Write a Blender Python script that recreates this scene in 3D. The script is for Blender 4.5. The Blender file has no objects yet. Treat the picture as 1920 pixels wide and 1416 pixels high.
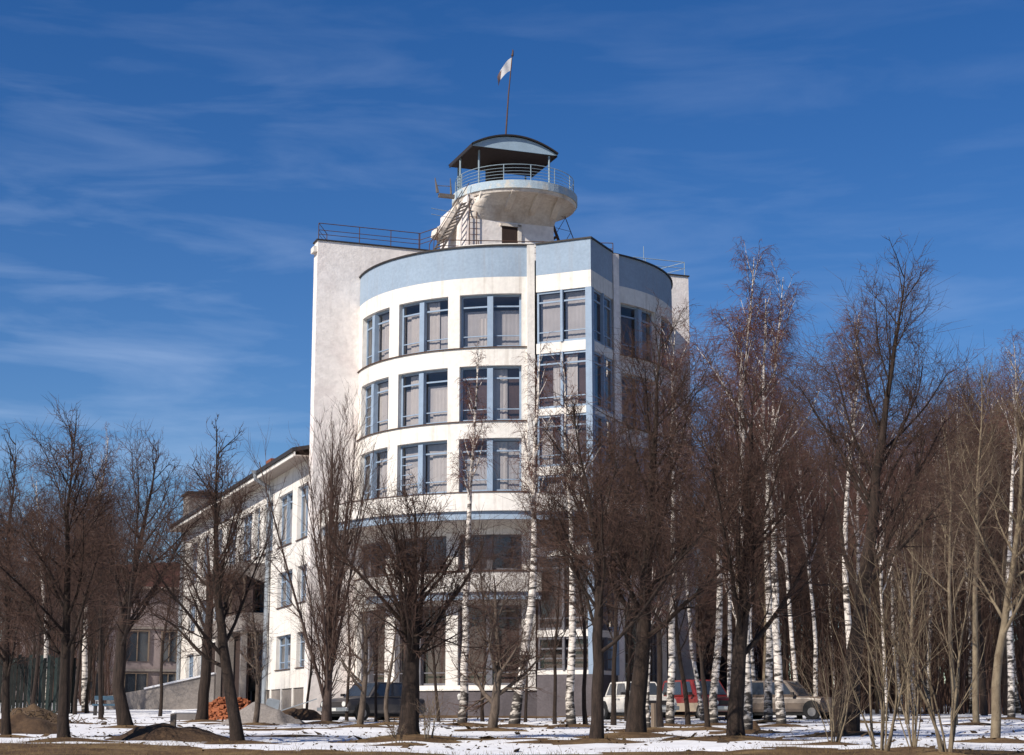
import bpy, bmesh, math, random
import numpy as np
from mathutils import Vector, Matrix

# ---------------------------------------------------------------- camera, world, sun, exposure
SC = bpy.context.scene
COL = SC.collection
F_PX, PITCH = 3207.5, math.radians(11.387)
cam_d = bpy.data.cameras.new('camera'); cam = bpy.data.objects.new('camera', cam_d); COL.objects.link(cam)
cam_d.sensor_width = 36.0; cam_d.lens = 36.0 * F_PX / 1920.0; cam_d.clip_start = 0.1; cam_d.clip_end = 3000
cam.location = (0, 0, 0); cam.rotation_euler = (math.pi / 2 + PITCH, 0, 0)
SC.camera = cam

SUN_EL = math.radians(40.0)
SUN_AZ = math.radians(45.0)                 # sun stands to the left, 45 degrees towards the camera
sdir = Vector((-math.cos(SUN_AZ) * math.cos(SUN_EL), -math.sin(SUN_AZ) * math.cos(SUN_EL), math.sin(SUN_EL)))
world = bpy.data.worlds.new('World'); SC.world = world; world.use_nodes = True
nt = world.node_tree; nt.nodes.clear()
N = nt.nodes.new; LK = nt.links.new
wo = N('ShaderNodeOutputWorld'); bg = N('ShaderNodeBackground'); sky = N('ShaderNodeTexSky')
sky.sky_type = 'NISHITA'; sky.sun_disc = False; sky.sun_elevation = SUN_EL
sky.sun_rotation = math.atan2(sdir.x, sdir.y); sky.altitude = 300; sky.air_density = 1.0; sky.dust_density = 0.15; sky.ozone_density = 3.5
tc = N('ShaderNodeTexCoord')
# thin cirrus, stretched sideways
sep = N('ShaderNodeSeparateXYZ'); LK(tc.outputs['Generated'], sep.inputs[0])
mp = N('ShaderNodeMapping'); mp.inputs['Scale'].default_value = (2.6, 1.0, 14.0); mp.inputs['Rotation'].default_value = (0, math.radians(5), 0); mp.inputs['Location'].default_value = (.9, .2, 1.7)
LK(tc.outputs['Generated'], mp.inputs[0])
n1 = N('ShaderNodeTexNoise'); n1.inputs['Scale'].default_value = 2.6; n1.inputs['Detail'].default_value = 11; n1.inputs['Roughness'].default_value = .54; n1.inputs['Distortion'].default_value = .35
LK(mp.outputs[0], n1.inputs['Vector'])
r1 = N('ShaderNodeMapRange'); r1.inputs[1].default_value = .47; r1.inputs[2].default_value = .78; LK(n1.outputs['Fac'], r1.inputs[0])
# more cloud towards the left half of the sky
r2 = N('ShaderNodeMapRange'); r2.inputs[1].default_value = .30; r2.inputs[2].default_value = -.30; r2.inputs[3].default_value = .12; r2.inputs[4].default_value = .30
LK(sep.outputs['X'], r2.inputs[0])
r3 = N('ShaderNodeMapRange'); r3.inputs[1].default_value = .42; r3.inputs[2].default_value = .20; r3.inputs[3].default_value = .25; r3.inputs[4].default_value = 1.0
LK(sep.outputs['Z'], r3.inputs[0])
m1 = N('ShaderNodeMath'); m1.operation = 'MULTIPLY'; LK(r1.outputs[0], m1.inputs[0]); LK(r2.outputs[0], m1.inputs[1])
m2 = N('ShaderNodeMath'); m2.operation = 'MULTIPLY'; LK(m1.outputs[0], m2.inputs[0]); LK(r3.outputs[0], m2.inputs[1])
hsv = N('ShaderNodeHueSaturation'); hsv.inputs['Hue'].default_value = .512; hsv.inputs['Saturation'].default_value = 1.33; hsv.inputs['Value'].default_value = 1.0
LK(sky.outputs[0], hsv.inputs['Color'])
mixc = N('ShaderNodeMix'); mixc.data_type = 'RGBA'; LK(m2.outputs[0], mixc.inputs[0]); LK(hsv.outputs[0], mixc.inputs[6])
mixc.inputs[7].default_value = (7.0, 8.4, 11.0, 1)
LK(mixc.outputs[2], bg.inputs['Color']); bg.inputs['Strength'].default_value = 0.080
LK(bg.outputs[0], wo.inputs[0])

sun_d = bpy.data.lights.new('sun', 'SUN'); sun = bpy.data.objects.new('sun', sun_d); COL.objects.link(sun)
sun_d.energy = 5.0; sun_d.angle = math.radians(.5); sun_d.color = (1.0, .915, .80)
sun.rotation_euler = (-sdir).to_track_quat('-Z', 'Y').to_euler(); sun.location = (-60, -20, 80)
SC.view_settings.view_transform = 'Standard'; SC.view_settings.look = 'None'; SC.view_settings.exposure = 0.27; SC.view_settings.gamma = 1
SC.render.engine = 'CYCLES'; SC.cycles.max_bounces = 6; SC.cycles.transparent_max_bounces = 12

# ---------------------------------------------------------------- helpers
def at(px, py, Y):
    a = (px - 960) / F_PX; b = (708 - py) / F_PX
    d = np.array([a, math.cos(PITCH) - b * math.sin(PITCH), math.sin(PITCH) + b * math.cos(PITCH)])
    return d * Y / d[1]

KY = [-60, 0, 30, 38, 42, 48, 54, 62, 71, 80, 100, 130, 200, 420]
KZ = [-3.2, -1.6, -.62, -.48, -.40, -.31, -.18, -.02, .19, .36, 1.0, 1.9, 4.0, 9.0]
def _rnd(i, j, s):
    v = np.sin(i * 127.1 + j * 311.7 + s * 74.7) * 43758.5453
    return v - np.floor(v)
def vnoise(x, y, s=0):
    x = np.asarray(x, float); y = np.asarray(y, float); i = np.floor(x); j = np.floor(y); fx = x - i; fy = y - j
    fx = fx * fx * (3 - 2 * fx); fy = fy * fy * (3 - 2 * fy)
    return ((_rnd(i, j, s) * (1 - fx) + _rnd(i + 1, j, s) * fx) * (1 - fy) + (_rnd(i, j + 1, s) * (1 - fx) + _rnd(i + 1, j + 1, s) * fx) * fy) * 2 - 1
TREE_BASES = []          # (x, y, bare radius): old snow has melted round every trunk and left a low grassy mound
def bare(x, y):
    return .8 * vnoise(x * .13 + 7, y * .30, 21) + .5 * vnoise(x * .4, y * .8, 22)
def zg(x, y):
    x = np.asarray(x, float); y = np.asarray(y, float)
    z = np.interp(y, KY, KZ) + .06 * np.clip(bare(x, y) - .30, 0, .6)
    z = z + (.05 + .13 * np.clip(vnoise(x * .22, x * 0 + .5, 31) + .35 * vnoise(x * .8, x * 0 + .5, 32), -.3, 1)) * np.exp(-((y - 34.2) / 1.6) ** 2)
    for (tx, ty, r) in TREE_BASES: z = z + .15 * r * np.exp(-(((x - tx) / (1.0 * r)) ** 2 + ((y - ty) / (.9 * r)) ** 2))
    return z + .045 * vnoise(np.asarray(x) * .35, np.asarray(y) * .35, 1) + .02 * vnoise(np.asarray(x) * 1.3, np.asarray(y) * 1.3, 2)

def tag(o, label=None, cat=None, group=None, kind=None):
    if label: o['label'] = label
    if cat: o['category'] = cat
    if group: o['group'] = group
    if kind: o['kind'] = kind
    return o
def empty(name, loc=(0, 0, 0), rz=0, parent=None):
    o = bpy.data.objects.new(name, None); COL.objects.link(o); o.location = loc; o.rotation_euler = (0, 0, rz); o.empty_display_size = .5
    if parent: o.parent = parent
    return o
def link_mesh(name, me, mat, parent=None):
    o = bpy.data.objects.new(name, me); COL.objects.link(o)
    if mat and not me.materials: me.materials.append(mat)
    if parent: o.parent = parent
    return o

class MB:
    def __init__(s): s.v = []; s.f = []
    def poly(s, vs, fs):
        n = len(s.v); s.v += [tuple(map(float, p)) for p in vs]; s.f += [tuple(n + i for i in f) for f in fs]; return s
    def hexa(s, p):   # 8 corners, bottom 4 then top 4
        return s.poly(p, [(0, 3, 2, 1), (4, 5, 6, 7), (0, 1, 5, 4), (1, 2, 6, 5), (2, 3, 7, 6), (3, 0, 4, 7)])
    def box(s, x0, x1, y0, y1, z0, z1):
        return s.hexa([(x0, y0, z0), (x1, y0, z0), (x1, y1, z0), (x0, y1, z0), (x0, y0, z1), (x1, y0, z1), (x1, y1, z1), (x0, y1, z1)])
    def bar(s, a, b, w, h, up=(0, 0, 1)):
        a = Vector(a); b = Vector(b); d = (b - a).normalized(); u = Vector(up)
        if abs(d.dot(u)) > .98: u = Vector((1, 0, 0))
        sx = d.cross(u).normalized() * w / 2; sz = sx.cross(d).normalized() * h / 2
        return s.hexa([a - sx - sz, a + sx - sz, b + sx - sz, b - sx - sz, a - sx + sz, a + sx + sz, b + sx + sz, b - sx + sz])
    def tube(s, pts, r, n=6, cap=True):
        pts = [Vector(p) for p in pts]; k = len(s.v)
        rs = r if isinstance(r, (list, tuple)) else [r] * len(pts)
        for i, p in enumerate(pts):
            d = (pts[min(i + 1, len(pts) - 1)] - pts[max(i - 1, 0)]).normalized()
            u = Vector((0, 0, 1)) if abs(d.z) < .9 else Vector((1, 0, 0))
            a = d.cross(u).normalized(); b = d.cross(a)
            for j in range(n):
                t = 2 * math.pi * j / n; s.v.append(tuple(p + (a * math.cos(t) + b * math.sin(t)) * rs[i]))
        for i in range(len(pts) - 1):
            for j in range(n):
                s.f.append((k + i * n + j, k + i * n + (j + 1) % n, k + (i + 1) * n + (j + 1) % n, k + (i + 1) * n + j))
        if cap:
            s.f.append(tuple(k + j for j in range(n))[::-1]); e = k + (len(pts) - 1) * n; s.f.append(tuple(e + j for j in range(n)))
        return s
    def ring(s, R0, R1, a0, a1, z0, z1, step=4):   # curved solid; angles in degrees from -y towards +x
        n = max(1, int(math.ceil(abs(a1 - a0) / step))); k = len(s.v)
        for i in range(n + 1):
            t = math.radians(a0 + (a1 - a0) * i / n); sx, cy = math.sin(t), -math.cos(t)
            for (R, z) in ((R0, z0), (R1, z0), (R1, z1), (R0, z1)): s.v.append((R * sx, R * cy, z))
        for i in range(n):
            for j in range(4):
                s.f.append((k + 4 * i + j, k + 4 * i + (j + 1) % 4, k + 4 * i + 4 + (j + 1) % 4, k + 4 * i + 4 + j))
        s.f.append((k, k + 1, k + 2, k + 3)); e = k + 4 * n; s.f.append((e + 3, e + 2, e + 1, e))
        return s
    def mesh(s, name, smooth=False):
        me = bpy.data.meshes.new(name); me.from_pydata(s.v, [], s.f)
        bm = bmesh.new(); bm.from_mesh(me); bmesh.ops.recalc_face_normals(bm, faces=bm.faces); bm.to_mesh(me); bm.free()
        if smooth:
            me.polygons.foreach_set('use_smooth', [True] * len(me.polygons))
        return me
    def build(s, name, mat, parent=None, smooth=False):
        return link_mesh(name, s.mesh(name, smooth), mat, parent)

def bevel(o, w=.02, seg=2):
    m = o.modifiers.new('bevel', 'BEVEL'); m.width = w; m.segments = seg; m.limit_method = 'ANGLE'; m.angle_limit = math.radians(35); return o

# ---------------------------------------------------------------- materials
def mat(name, col, rough=.8, var=.12, scale=3.0, col2=None, bump=.0, bscale=20., metal=0., spec=.3, stretch=None, thresh=(.35, .65), fine=0., streak=0.):
    m = bpy.data.materials.new(name); m.use_nodes = True; t = m.node_tree; b = t.nodes['Principled BSDF']
    b.inputs['Roughness'].default_value = rough; b.inputs['Metallic'].default_value = metal; b.inputs['Specular IOR Level'].default_value = spec
    c2 = col2 or tuple(c * (1 - var) for c in col)
    tcn = t.nodes.new('ShaderNodeTexCoord'); src = tcn.outputs['Object']
    if stretch:
        mpn = t.nodes.new('ShaderNodeMapping'); mpn.inputs['Scale'].default_value = stretch; t.links.new(src, mpn.inputs[0]); src = mpn.outputs[0]
    nn = t.nodes.new('ShaderNodeTexNoise'); nn.inputs['Scale'].default_value = scale; nn.inputs['Detail'].default_value = 8; nn.inputs['Roughness'].default_value = .65
    t.links.new(src, nn.inputs['Vector'])
    mr = t.nodes.new('ShaderNodeMapRange'); mr.inputs[1].default_value = thresh[0]; mr.inputs[2].default_value = thresh[1]; t.links.new(nn.outputs['Fac'], mr.inputs[0])
    mx = t.nodes.new('ShaderNodeMix'); mx.data_type = 'RGBA'; mx.inputs[6].default_value = (*col, 1); mx.inputs[7].default_value = (*c2, 1)
    t.links.new(mr.outputs[0], mx.inputs[0]); out = mx.outputs[2]
    if fine:
        n2 = t.nodes.new('ShaderNodeTexNoise'); n2.inputs['Scale'].default_value = scale * 9; n2.inputs['Detail'].default_value = 4; t.links.new(src, n2.inputs['Vector'])
        mr2 = t.nodes.new('ShaderNodeMapRange'); mr2.inputs[1].default_value = .3; mr2.inputs[2].default_value = .7; mr2.inputs[3].default_value = 1 - fine; mr2.inputs[4].default_value = 1 + fine * .3
        t.links.new(n2.outputs['Fac'], mr2.inputs[0])
        mm = t.nodes.new('ShaderNodeVectorMath'); mm.operation = 'SCALE'; t.links.new(out, mm.inputs[0]); t.links.new(mr2.outputs[0], mm.inputs['Scale']); out = mm.outputs[0]
    if streak:
        ms = t.nodes.new('ShaderNodeMapping'); ms.inputs['Scale'].default_value = (3.2, 3.2, .16); t.links.new(tcn.outputs['Object'], ms.inputs[0])
        ns = t.nodes.new('ShaderNodeTexNoise'); ns.inputs['Scale'].default_value = 1.3; ns.inputs['Detail'].default_value = 7; ns.inputs['Roughness'].default_value = .6; t.links.new(ms.outputs[0], ns.inputs['Vector'])
        rs_ = t.nodes.new('ShaderNodeMapRange'); rs_.inputs[1].default_value = .52; rs_.inputs[2].default_value = .74; t.links.new(ns.outputs['Fac'], rs_.inputs[0])
        m3 = t.nodes.new('ShaderNodeMath'); m3.operation = 'MULTIPLY'; m3.inputs[1].default_value = streak; t.links.new(rs_.outputs[0], m3.inputs[0])
        mx3 = t.nodes.new('ShaderNodeMix'); mx3.data_type = 'RGBA'; t.links.new(m3.outputs[0], mx3.inputs[0]); t.links.new(out, mx3.inputs[6]); mx3.inputs[7].default_value = (.30, .24, .19, 1); out = mx3.outputs[2]
    t.links.new(out, b.inputs['Base Color'])
    if bump:
        nb = t.nodes.new('ShaderNodeTexNoise'); nb.inputs['Scale'].default_value = bscale; nb.inputs['Detail'].default_value = 6; t.links.new(src, nb.inputs['Vector'])
        bp = t.nodes.new('ShaderNodeBump'); bp.inputs['Strength'].default_value = bump; bp.inputs['Distance'].default_value = .03
        t.links.new(nb.outputs['Fac'], bp.inputs['Height']); t.links.new(bp.outputs[0], b.inputs['Normal'])
    return m

M = {}
M['white'] = mat('white_plaster', (.80, .765, .715), .9, .12, .55, bump=.35, bscale=10, fine=.10, streak=.42)
M['dirty'] = mat('weathered_white_plaster', (.84, .79, .76), .9, .25, .5, col2=(.70, .61, .59), bump=.5, bscale=9, thresh=(.50, .80), fine=.14, streak=.15)
M['blue'] = mat('light_blue_paint_plaster', (.30, .385, .49), .85, .10, .9, bump=.3, bscale=18, fine=.10, streak=.18)
M['blueframe'] = mat('blue_window_paint', (.27, .355, .47), .55, .14, 3.)
M['palestone'] = mat('stained_pale_concrete', (.72, .66, .60), .9, .4, .9, col2=(.42, .33, .26), bump=.5, bscale=10, thresh=(.48, .75), fine=.15)
M['discblue'] = mat('chipped_blue_concrete_rim', (.40, .50, .58), .9, .2, 1.6, col2=(.58, .57, .53), bump=.5, thresh=(.5, .6), fine=.15)
M['plinth'] = mat('dark_grey_plinth_render', (.13, .115, .125), .9, .25, 1.5, bump=.4, fine=.15)
M['darkmetal'] = mat('dark_sheet_metal', (.035, .03, .03), .6, .2, 4.)
M['rust'] = mat('dark_rusty_steel', (.06, .04, .035), .7, .3, 8., col2=(.11, .055, .035))
M['shadeframe'] = mat('shaded_window_paint', (.15, .15, .17), .7, .25, 3.)  # window paint darkened to stand for the shade on the lower storeys
M['greymetal'] = mat('grey_weathered_steel', (.16, .14, .13), .7, .3, 6.)
M['railpaint'] = mat('blue_grey_rail_paint', (.28, .36, .42), .6, .2, 6.)
M['netcloth'] = mat('grey_lilac_net_curtain', (.46, .455, .485), .95, .18, .9)
M['browncloth'] = mat('brown_infill_and_shade', (.11, .075, .07), .95, .3, 2.)
M['inner'] = mat('interior_plaster', (.42, .36, .33), .9, .2, 1.)
M['curtain'] = mat('pale_curtain_cloth', (.52, .50, .505), .95, .1, 4.)
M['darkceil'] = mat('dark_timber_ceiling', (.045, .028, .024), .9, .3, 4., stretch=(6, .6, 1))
M['canopyblue'] = mat('pale_blue_canopy_board', (.33, .44, .54), .7, .12, 2.)
M['roofred'] = mat('brown_red_roof_sheet', (.13, .05, .04), .7, .3, 2., stretch=(5, .5, .5))
M['pinkwall'] = mat('dull_pink_grey_plaster', (.30, .25, .25), .9, .25, 1., bump=.3, fine=.12)
M['conc'] = mat('grey_concrete', (.27, .24, .22), .9, .25, 1.3, bump=.4, fine=.15)
M['soffit'] = mat('weathered_soffit_boards', (.50, .43, .36), .9, .25, 2., stretch=(.4, 9, 1), col2=(.33, .28, .26))
M['brick'] = mat('red_brick', (.28, .09, .05), .9, .3, 9., bump=.4)
M['orange'] = mat('orange_brick_rubble', (.34, .11, .045), .9, .4, 9., col2=(.20, .07, .035))
M['gravel'] = mat('grey_gravel_heap', (.30, .27, .25), 1., .35, 14., bump=.8, bscale=30, fine=.3)
M['earth'] = mat('dark_wet_earth', (.05, .030, .019), 1., .4, 3., col2=(.095, .058, .032), bump=.9, bscale=12, fine=.35)
M['tin'] = mat('galvanised_tin', (.38, .42, .46), .45, .15, 4., metal=.4)
M['fence'] = mat('dark_green_fence_board', (.009, .012, .011), .8, .3, 6., stretch=(8, 8, .6))
M['fencepale'] = mat('weathered_teal_fence_board', (.022, .036, .034), .8, .3, 6., stretch=(8, 8, .6))
M['debris'] = mat('dead_brush_debris', (.12, .078, .045), 1., .4, 5., bump=.9, fine=.4)
M['timber'] = mat('grey_weathered_timber', (.22, .17, .13), .9, .3, 3., stretch=(8, 8, .8))
M['tyre'] = mat('tyre_rubber', (.02, .02, .02), .8, .2, 9.)
M['hub'] = mat('dull_wheel_steel', (.28, .27, .26), .5, .2, 9., metal=.5)
M['carglass'] = mat('car_window_glass', (.035, .045, .06), .08, .1, 2., spec=.8)
M['chrome'] = mat('dull_chrome', (.45, .45, .45), .3, .1, 5., metal=.9)
M['lamp'] = mat('headlamp_glass', (.65, .65, .62), .15, .1, 20., spec=.7)
M['flagwhite'] = mat('white_flag_cloth', (.75, .74, .75), .9, .08, 3.)
M['flagdark'] = mat('dark_flag_band', (.20, .14, .14), .9, .2, 3.)
M['bark'] = mat('dark_linden_bark', (.062, .042, .033), .95, .4, 3., col2=(.022, .016, .013), bump=1., bscale=22, stretch=(5, 5, .8), fine=.3)
M['twig'] = mat('reddish_brown_twig', (.095, .055, .042), .9, .35, 1.2)
M['twigbirch'] = mat('purplish_birch_twig', (.135, .062, .05), .9, .35, 1.2)
M['tan'] = mat('tan_green_smooth_bark', (.23, .185, .125), .9, .3, 3., col2=(.12, .09, .06), bump=.4, stretch=(2, 2, 1))
M['tantwig'] = mat('tan_twig', (.145, .10, .072), .9, .3, 1.5)
M['poplar'] = mat('poplar_bark', (.10, .07, .058), .9, .35, 3., bump=.5, stretch=(4, 4, .8))
M['applebark'] = mat('crooked_tree_bark', (.15, .115, .09), .9, .35, 3., col2=(.06, .045, .035), bump=.6, stretch=(3, 3, 1))
M['grass'] = mat('dry_grass_blade', (.22, .155, .07), .95, .4, 2.)

def birch_mat():
    m = bpy.data.materials.new('white_birch_bark'); m.use_nodes = True; t = m.node_tree; b = t.nodes['Principled BSDF']; b.inputs['Roughness'].default_value = .75
    tcn = t.nodes.new('ShaderNodeTexCoord')
    mp_ = t.nodes.new('ShaderNodeMapping'); mp_.inputs['Scale'].default_value = (1.6, 1.6, 6.0); t.links.new(tcn.outputs['Object'], mp_.inputs[0])
    n_ = t.nodes.new('ShaderNodeTexNoise'); n_.inputs['Scale'].default_value = 1.2; n_.inputs['Distortion'].default_value = .8; n_.inputs['Detail'].default_value = 7; n_.inputs['Roughness'].default_value = .6; t.links.new(mp_.outputs[0], n_.inputs['Vector'])
    cr = t.nodes.new('ShaderNodeValToRGB'); e = cr.color_ramp.elements; e[0].position = .41; e[0].color = (.03, .024, .02, 1); e[1].position = .53; e[1].color = (.68, .62, .56, 1)
    t.links.new(n_.outputs['Fac'], cr.inputs[0])
    # blacker, cracked bark low on the trunk
    sp = t.nodes.new('ShaderNodeSeparateXYZ'); t.links.new(tcn.outputs['Object'], sp.inputs[0])
    mr = t.nodes.new('ShaderNodeMapRange'); mr.inputs[1].default_value = 1.6; mr.inputs[2].default_value = 0.0; mr.inputs[3].default_value = 0; mr.inputs[4].default_value = .13; t.links.new(sp.outputs['Z'], mr.inputs[0])
    ad = t.nodes.new('ShaderNodeMath'); ad.operation = 'SUBTRACT'; t.links.new(n_.outputs['Fac'], ad.inputs[0]); t.links.new(mr.outputs[0], ad.inputs[1]); t.links.new(ad.outputs[0], cr.inputs[0])
    t.links.new(cr.outputs[0], b.inputs['Base Color']); return m
M['birch'] = birch_mat()

def glass_mat():
    m = bpy.data.materials.new('window_glass'); m.use_nodes = True; t = m.node_tree; t.nodes.clear()
    o = t.nodes.new('ShaderNodeOutputMaterial'); mx = t.nodes.new('ShaderNodeMixShader'); tr = t.nodes.new('ShaderNodeBsdfTransparent'); gl = t.nodes.new('ShaderNodeBsdfGlossy')
    tr.inputs[0].default_value = (.84, .82, .80, 1); gl.inputs['Roughness'].default_value = .03; gl.inputs[0].default_value = (.9, .9, .9, 1)
    ge = t.nodes.new('ShaderNodeNewGeometry'); dt = t.nodes.new('ShaderNodeVectorMath'); dt.operation = 'DOT_PRODUCT'
    t.links.new(ge.outputs['Normal'], dt.inputs[0]); t.links.new(ge.outputs['Incoming'], dt.inputs[1])
    def mth(op, a, b=None):
        n_ = t.nodes.new('ShaderNodeMath'); n_.operation = op
        for k_, v_ in enumerate((a, b)):
            if v_ is None: continue
            if isinstance(v_, (int, float)): n_.inputs[k_].default_value = v_
            else: t.links.new(v_, n_.inputs[k_])
        return n_.outputs[0]
    f_ = mth('ADD', mth('MULTIPLY', mth('POWER', mth('SUBTRACT', 1.0, mth('ABSOLUTE', dt.outputs['Value'])), 5.0), .90), .07)
    t.links.new(f_, mx.inputs[0]); t.links.new(tr.outputs[0], mx.inputs[1]); t.links.new(gl.outputs[0], mx.inputs[2]); t.links.new(mx.outputs[0], o.inputs[0]); return m
M['glass'] = glass_mat()

def ground_mat():
    m = bpy.data.materials.new('earth_and_dead_grass'); m.use_nodes = True; t = m.node_tree; b = t.nodes['Principled BSDF']; b.inputs['Roughness'].default_value = 1; b.inputs['Specular IOR Level'].default_value = .1
    tcn = t.nodes.new('ShaderNodeTexCoord')
    n_ = t.nodes.new('ShaderNodeTexNoise'); n_.inputs['Scale'].default_value = .9; n_.inputs['Detail'].default_value = 10; n_.inputs['Roughness'].default_value = .7; t.links.new(tcn.outputs['Object'], n_.inputs['Vector'])
    cr = t.nodes.new('ShaderNodeValToRGB'); e = cr.color_ramp.elements; e[0].position = .33; e[0].color = (.05, .032, .02, 1); e[1].position = .68; e[1].color = (.20, .14, .07, 1)
    x = cr.color_ramp.elements.new(.5); x.color = (.11, .07, .04, 1)
    t.links.new(n_.outputs['Fac'], cr.inputs[0]); t.links.new(cr.outputs[0], b.inputs['Base Color'])
    n2 = t.nodes.new('ShaderNodeTexNoise'); n2.inputs['Scale'].default_value = 9; n2.inputs['Detail'].default_value = 8; t.links.new(tcn.outputs['Object'], n2.inputs['Vector'])
    bp = t.nodes.new('ShaderNodeBump'); bp.inputs['Strength'].default_value = .9; bp.inputs['Distance'].default_value = .08; t.links.new(n2.outputs['Fac'], bp.inputs['Height']); t.links.new(bp.outputs[0], b.inputs['Normal']); return m
M['ground'] = ground_mat()
M['snow'] = mat('old_spring_snow', (.74, .75, .78), .7, .25, .8, col2=(.58, .57, .58), bump=.8, bscale=5, thresh=(.5, .75), fine=.12)

# ---------------------------------------------------------------- ground and snow
def grid_mesh(name, xs, ys, zf):
    X, Y = np.meshgrid(xs, ys); Z = zf(X, Y); V = np.stack([X, Y, Z], -1).reshape(-1, 3); nx, ny = len(xs), len(ys)
    i = np.arange(ny - 1)[:, None] * nx + np.arange(nx - 1)[None, :]; i = i.reshape(-1)
    Fc = np.stack([i, i + 1, i + nx + 1, i + nx], 1)
    return V, Fc
def np_mesh(name, V, Fc, smooth=True, fmat=None):
    me = bpy.data.meshes.new(name); k = Fc.shape[1]
    me.vertices.add(len(V)); me.vertices.foreach_set('co', V.astype(np.float32).ravel())
    me.loops.add(Fc.size); me.loops.foreach_set('vertex_index', Fc.astype(np.int32).ravel())
    me.polygons.add(len(Fc)); me.polygons.foreach_set('loop_start', (np.arange(len(Fc)) * k).astype(np.int32))
    me.polygons.foreach_set('use_smooth', np.full(len(Fc), smooth))
    if fmat is not None: me.polygons.foreach_set('material_index', fmat.astype(np.int32))
    me.update(calc_edges=True); return me
def build_ground():
    xs = np.unique(np.concatenate([np.arange(-500, -30, 12.), np.arange(-30, 30, .25), np.arange(30, 501, 12.)]).round(3))
    ys = np.unique(np.concatenate([np.arange(-60, 24, 4.), np.arange(28, 76, .2), np.arange(76, 130, 2.), np.arange(130, 421, 15.)]).round(3))
    V, Fc = grid_mesh('ground', xs, ys, zg)
    tag(link_mesh('ground', np_mesh('ground', V, Fc), M['ground']), kind='structure')


def snow_z(X, Y):
    b = zg(X, Y)
    m = .76 - 1.4 * np.maximum(bare(X, Y) - .05, -.3) + .30 * vnoise(X * .45, Y * .75, 6) + .30 * vnoise(X * 1.4, Y * 1.9, 7) + .15 * vnoise(X * 4, Y * 4, 8)
    edge = 34.0 + 2.2 * vnoise(X * .22, X * 0 + .5, 31) + 1.2 * vnoise(X * .7, X * 0, 10)
    m = np.minimum(m, (Y - edge) * .5 + .3 * vnoise(X * 2, Y * 3, 14))
    # worn bare strip along the curved front of the building
    dC = np.hypot(X - .13, Y - 82.76)
    m = np.minimum(m, (dC - 13.4) * .45 + .35 * vnoise(X * .7, Y * .7, 11))
    for (tx, ty, r) in TREE_BASES:
        d = np.hypot((X - tx) * .75, (Y - ty))
        m = np.where(d < 4, np.minimum(m, (d - r * 1.15) * 1.6 + .35 * vnoise(X * 1.5, Y * 1.5, 12)), m)
    t = np.clip(m, -.6, 1.)
    return b + np.where(t > 0, .004 + .028 * np.tanh(t * 2.5), t * .1) + .010 * vnoise(X * 2.1, Y * 3.3, 13) * (t > .1)

def build_snow():
    xs = np.arange(-34, 42, .2); ys = np.concatenate([np.arange(29.5, 76, .16), np.arange(76, 135, .6)])
    V, Fc = grid_mesh('snow', xs, ys, snow_z)
    # leave out cells that lie wholly below the ground, so the snow ends where it has melted
    base = zg(V[:, 0], V[:, 1]); up = V[:, 2] > base - .01; keep = up[Fc].any(1)
    Fc = Fc[keep]; used = np.unique(Fc); idx = np.zeros(len(V), int); idx[used] = np.arange(len(used))
    tag(link_mesh('snow', np_mesh('snow', V[used], idx[Fc]), M['snow']), 'patchy old snow lying over the dead grass between the trees', 'snow', kind='stuff')

# ---------------------------------------------------------------- the curved-front building
PHI = math.radians(20.469)
CX, CY = .134, 82.757
R = 7.787
bld = empty('tower_building', (CX, CY, 0), PHI)
tag(bld, 'tall white building with rounded front, pointed glazed prow and round rooftop lookout', 'building')

def B(name, mb, m, parent=None, **k): return mb.build(name, M[m], parent or bld, **k)

Z_TOP, Z_BLUE, Z_HEAD = 21.20, 19.76, 18.98
XA, XB, YF = -9.909, 10.013, .756
# screen wall behind the drum
B('screen_wall', MB().box(XA, XB, YF, YF + .7, -.3, 22.90), 'dirty')
B('coping', MB().box(XA - .06, XB + .05, YF - .05, YF + .76, 22.90, 22.97), 'darkmetal')
B('rear_block', MB().box(-6.4, 9.2, YF + .71, 9.5, -.3, 21.3), 'white')
mb = MB(); mb.box(XA - .18, XA + .05, YF + .05, YF + .65, 22.35, 22.62); B('corner_block', mb, 'white')

th_p = math.degrees(math.asin(1.886 / R)) # where the prow meets the drum (deg)
TH = 14.02
# bands of the drum, each storey its own
EDGE = 95.5
for sgn in (-1, 1):
    a_in, a_out = sgn * TH, sgn * EDGE
    B('blue_parapet', MB().ring(R - .25, R, a_in, a_out, Z_BLUE, Z_TOP), 'blue')
    B('parapet_cap', MB().ring(R - .32, R + .07, a_in, a_out, Z_TOP, Z_TOP + .07), 'darkmetal')
    for (z0, z1) in ((Z_HEAD, Z_BLUE), (15.67, 16.49), (12.38, 13.13), (8.6, 9.96), (8.09, 8.598), (5.0, 6.49)):
        B('wall_band', MB().ring(R - .45, R, a_in, a_out, z0, z1 - .002), 'white')
    for z in (16.49, 13.13, 9.96, 6.49):
        B('sill_flashing', MB().ring(R - .30, R + .07, a_in, a_out, z, z + .035), 'rust')
    B('plinth', MB().ring(R - .5, R + .14, a_in * .9, a_out, -.3, 1.33), 'plinth')
    B('plinth_ledge', MB().ring(R - .4, R + .20, a_in * .9, a_out, 1.33, 1.40), 'white')
    B('wall_band', MB().ring(R - .45, R, a_in, a_out, 1.402, 1.56), 'white')

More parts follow.
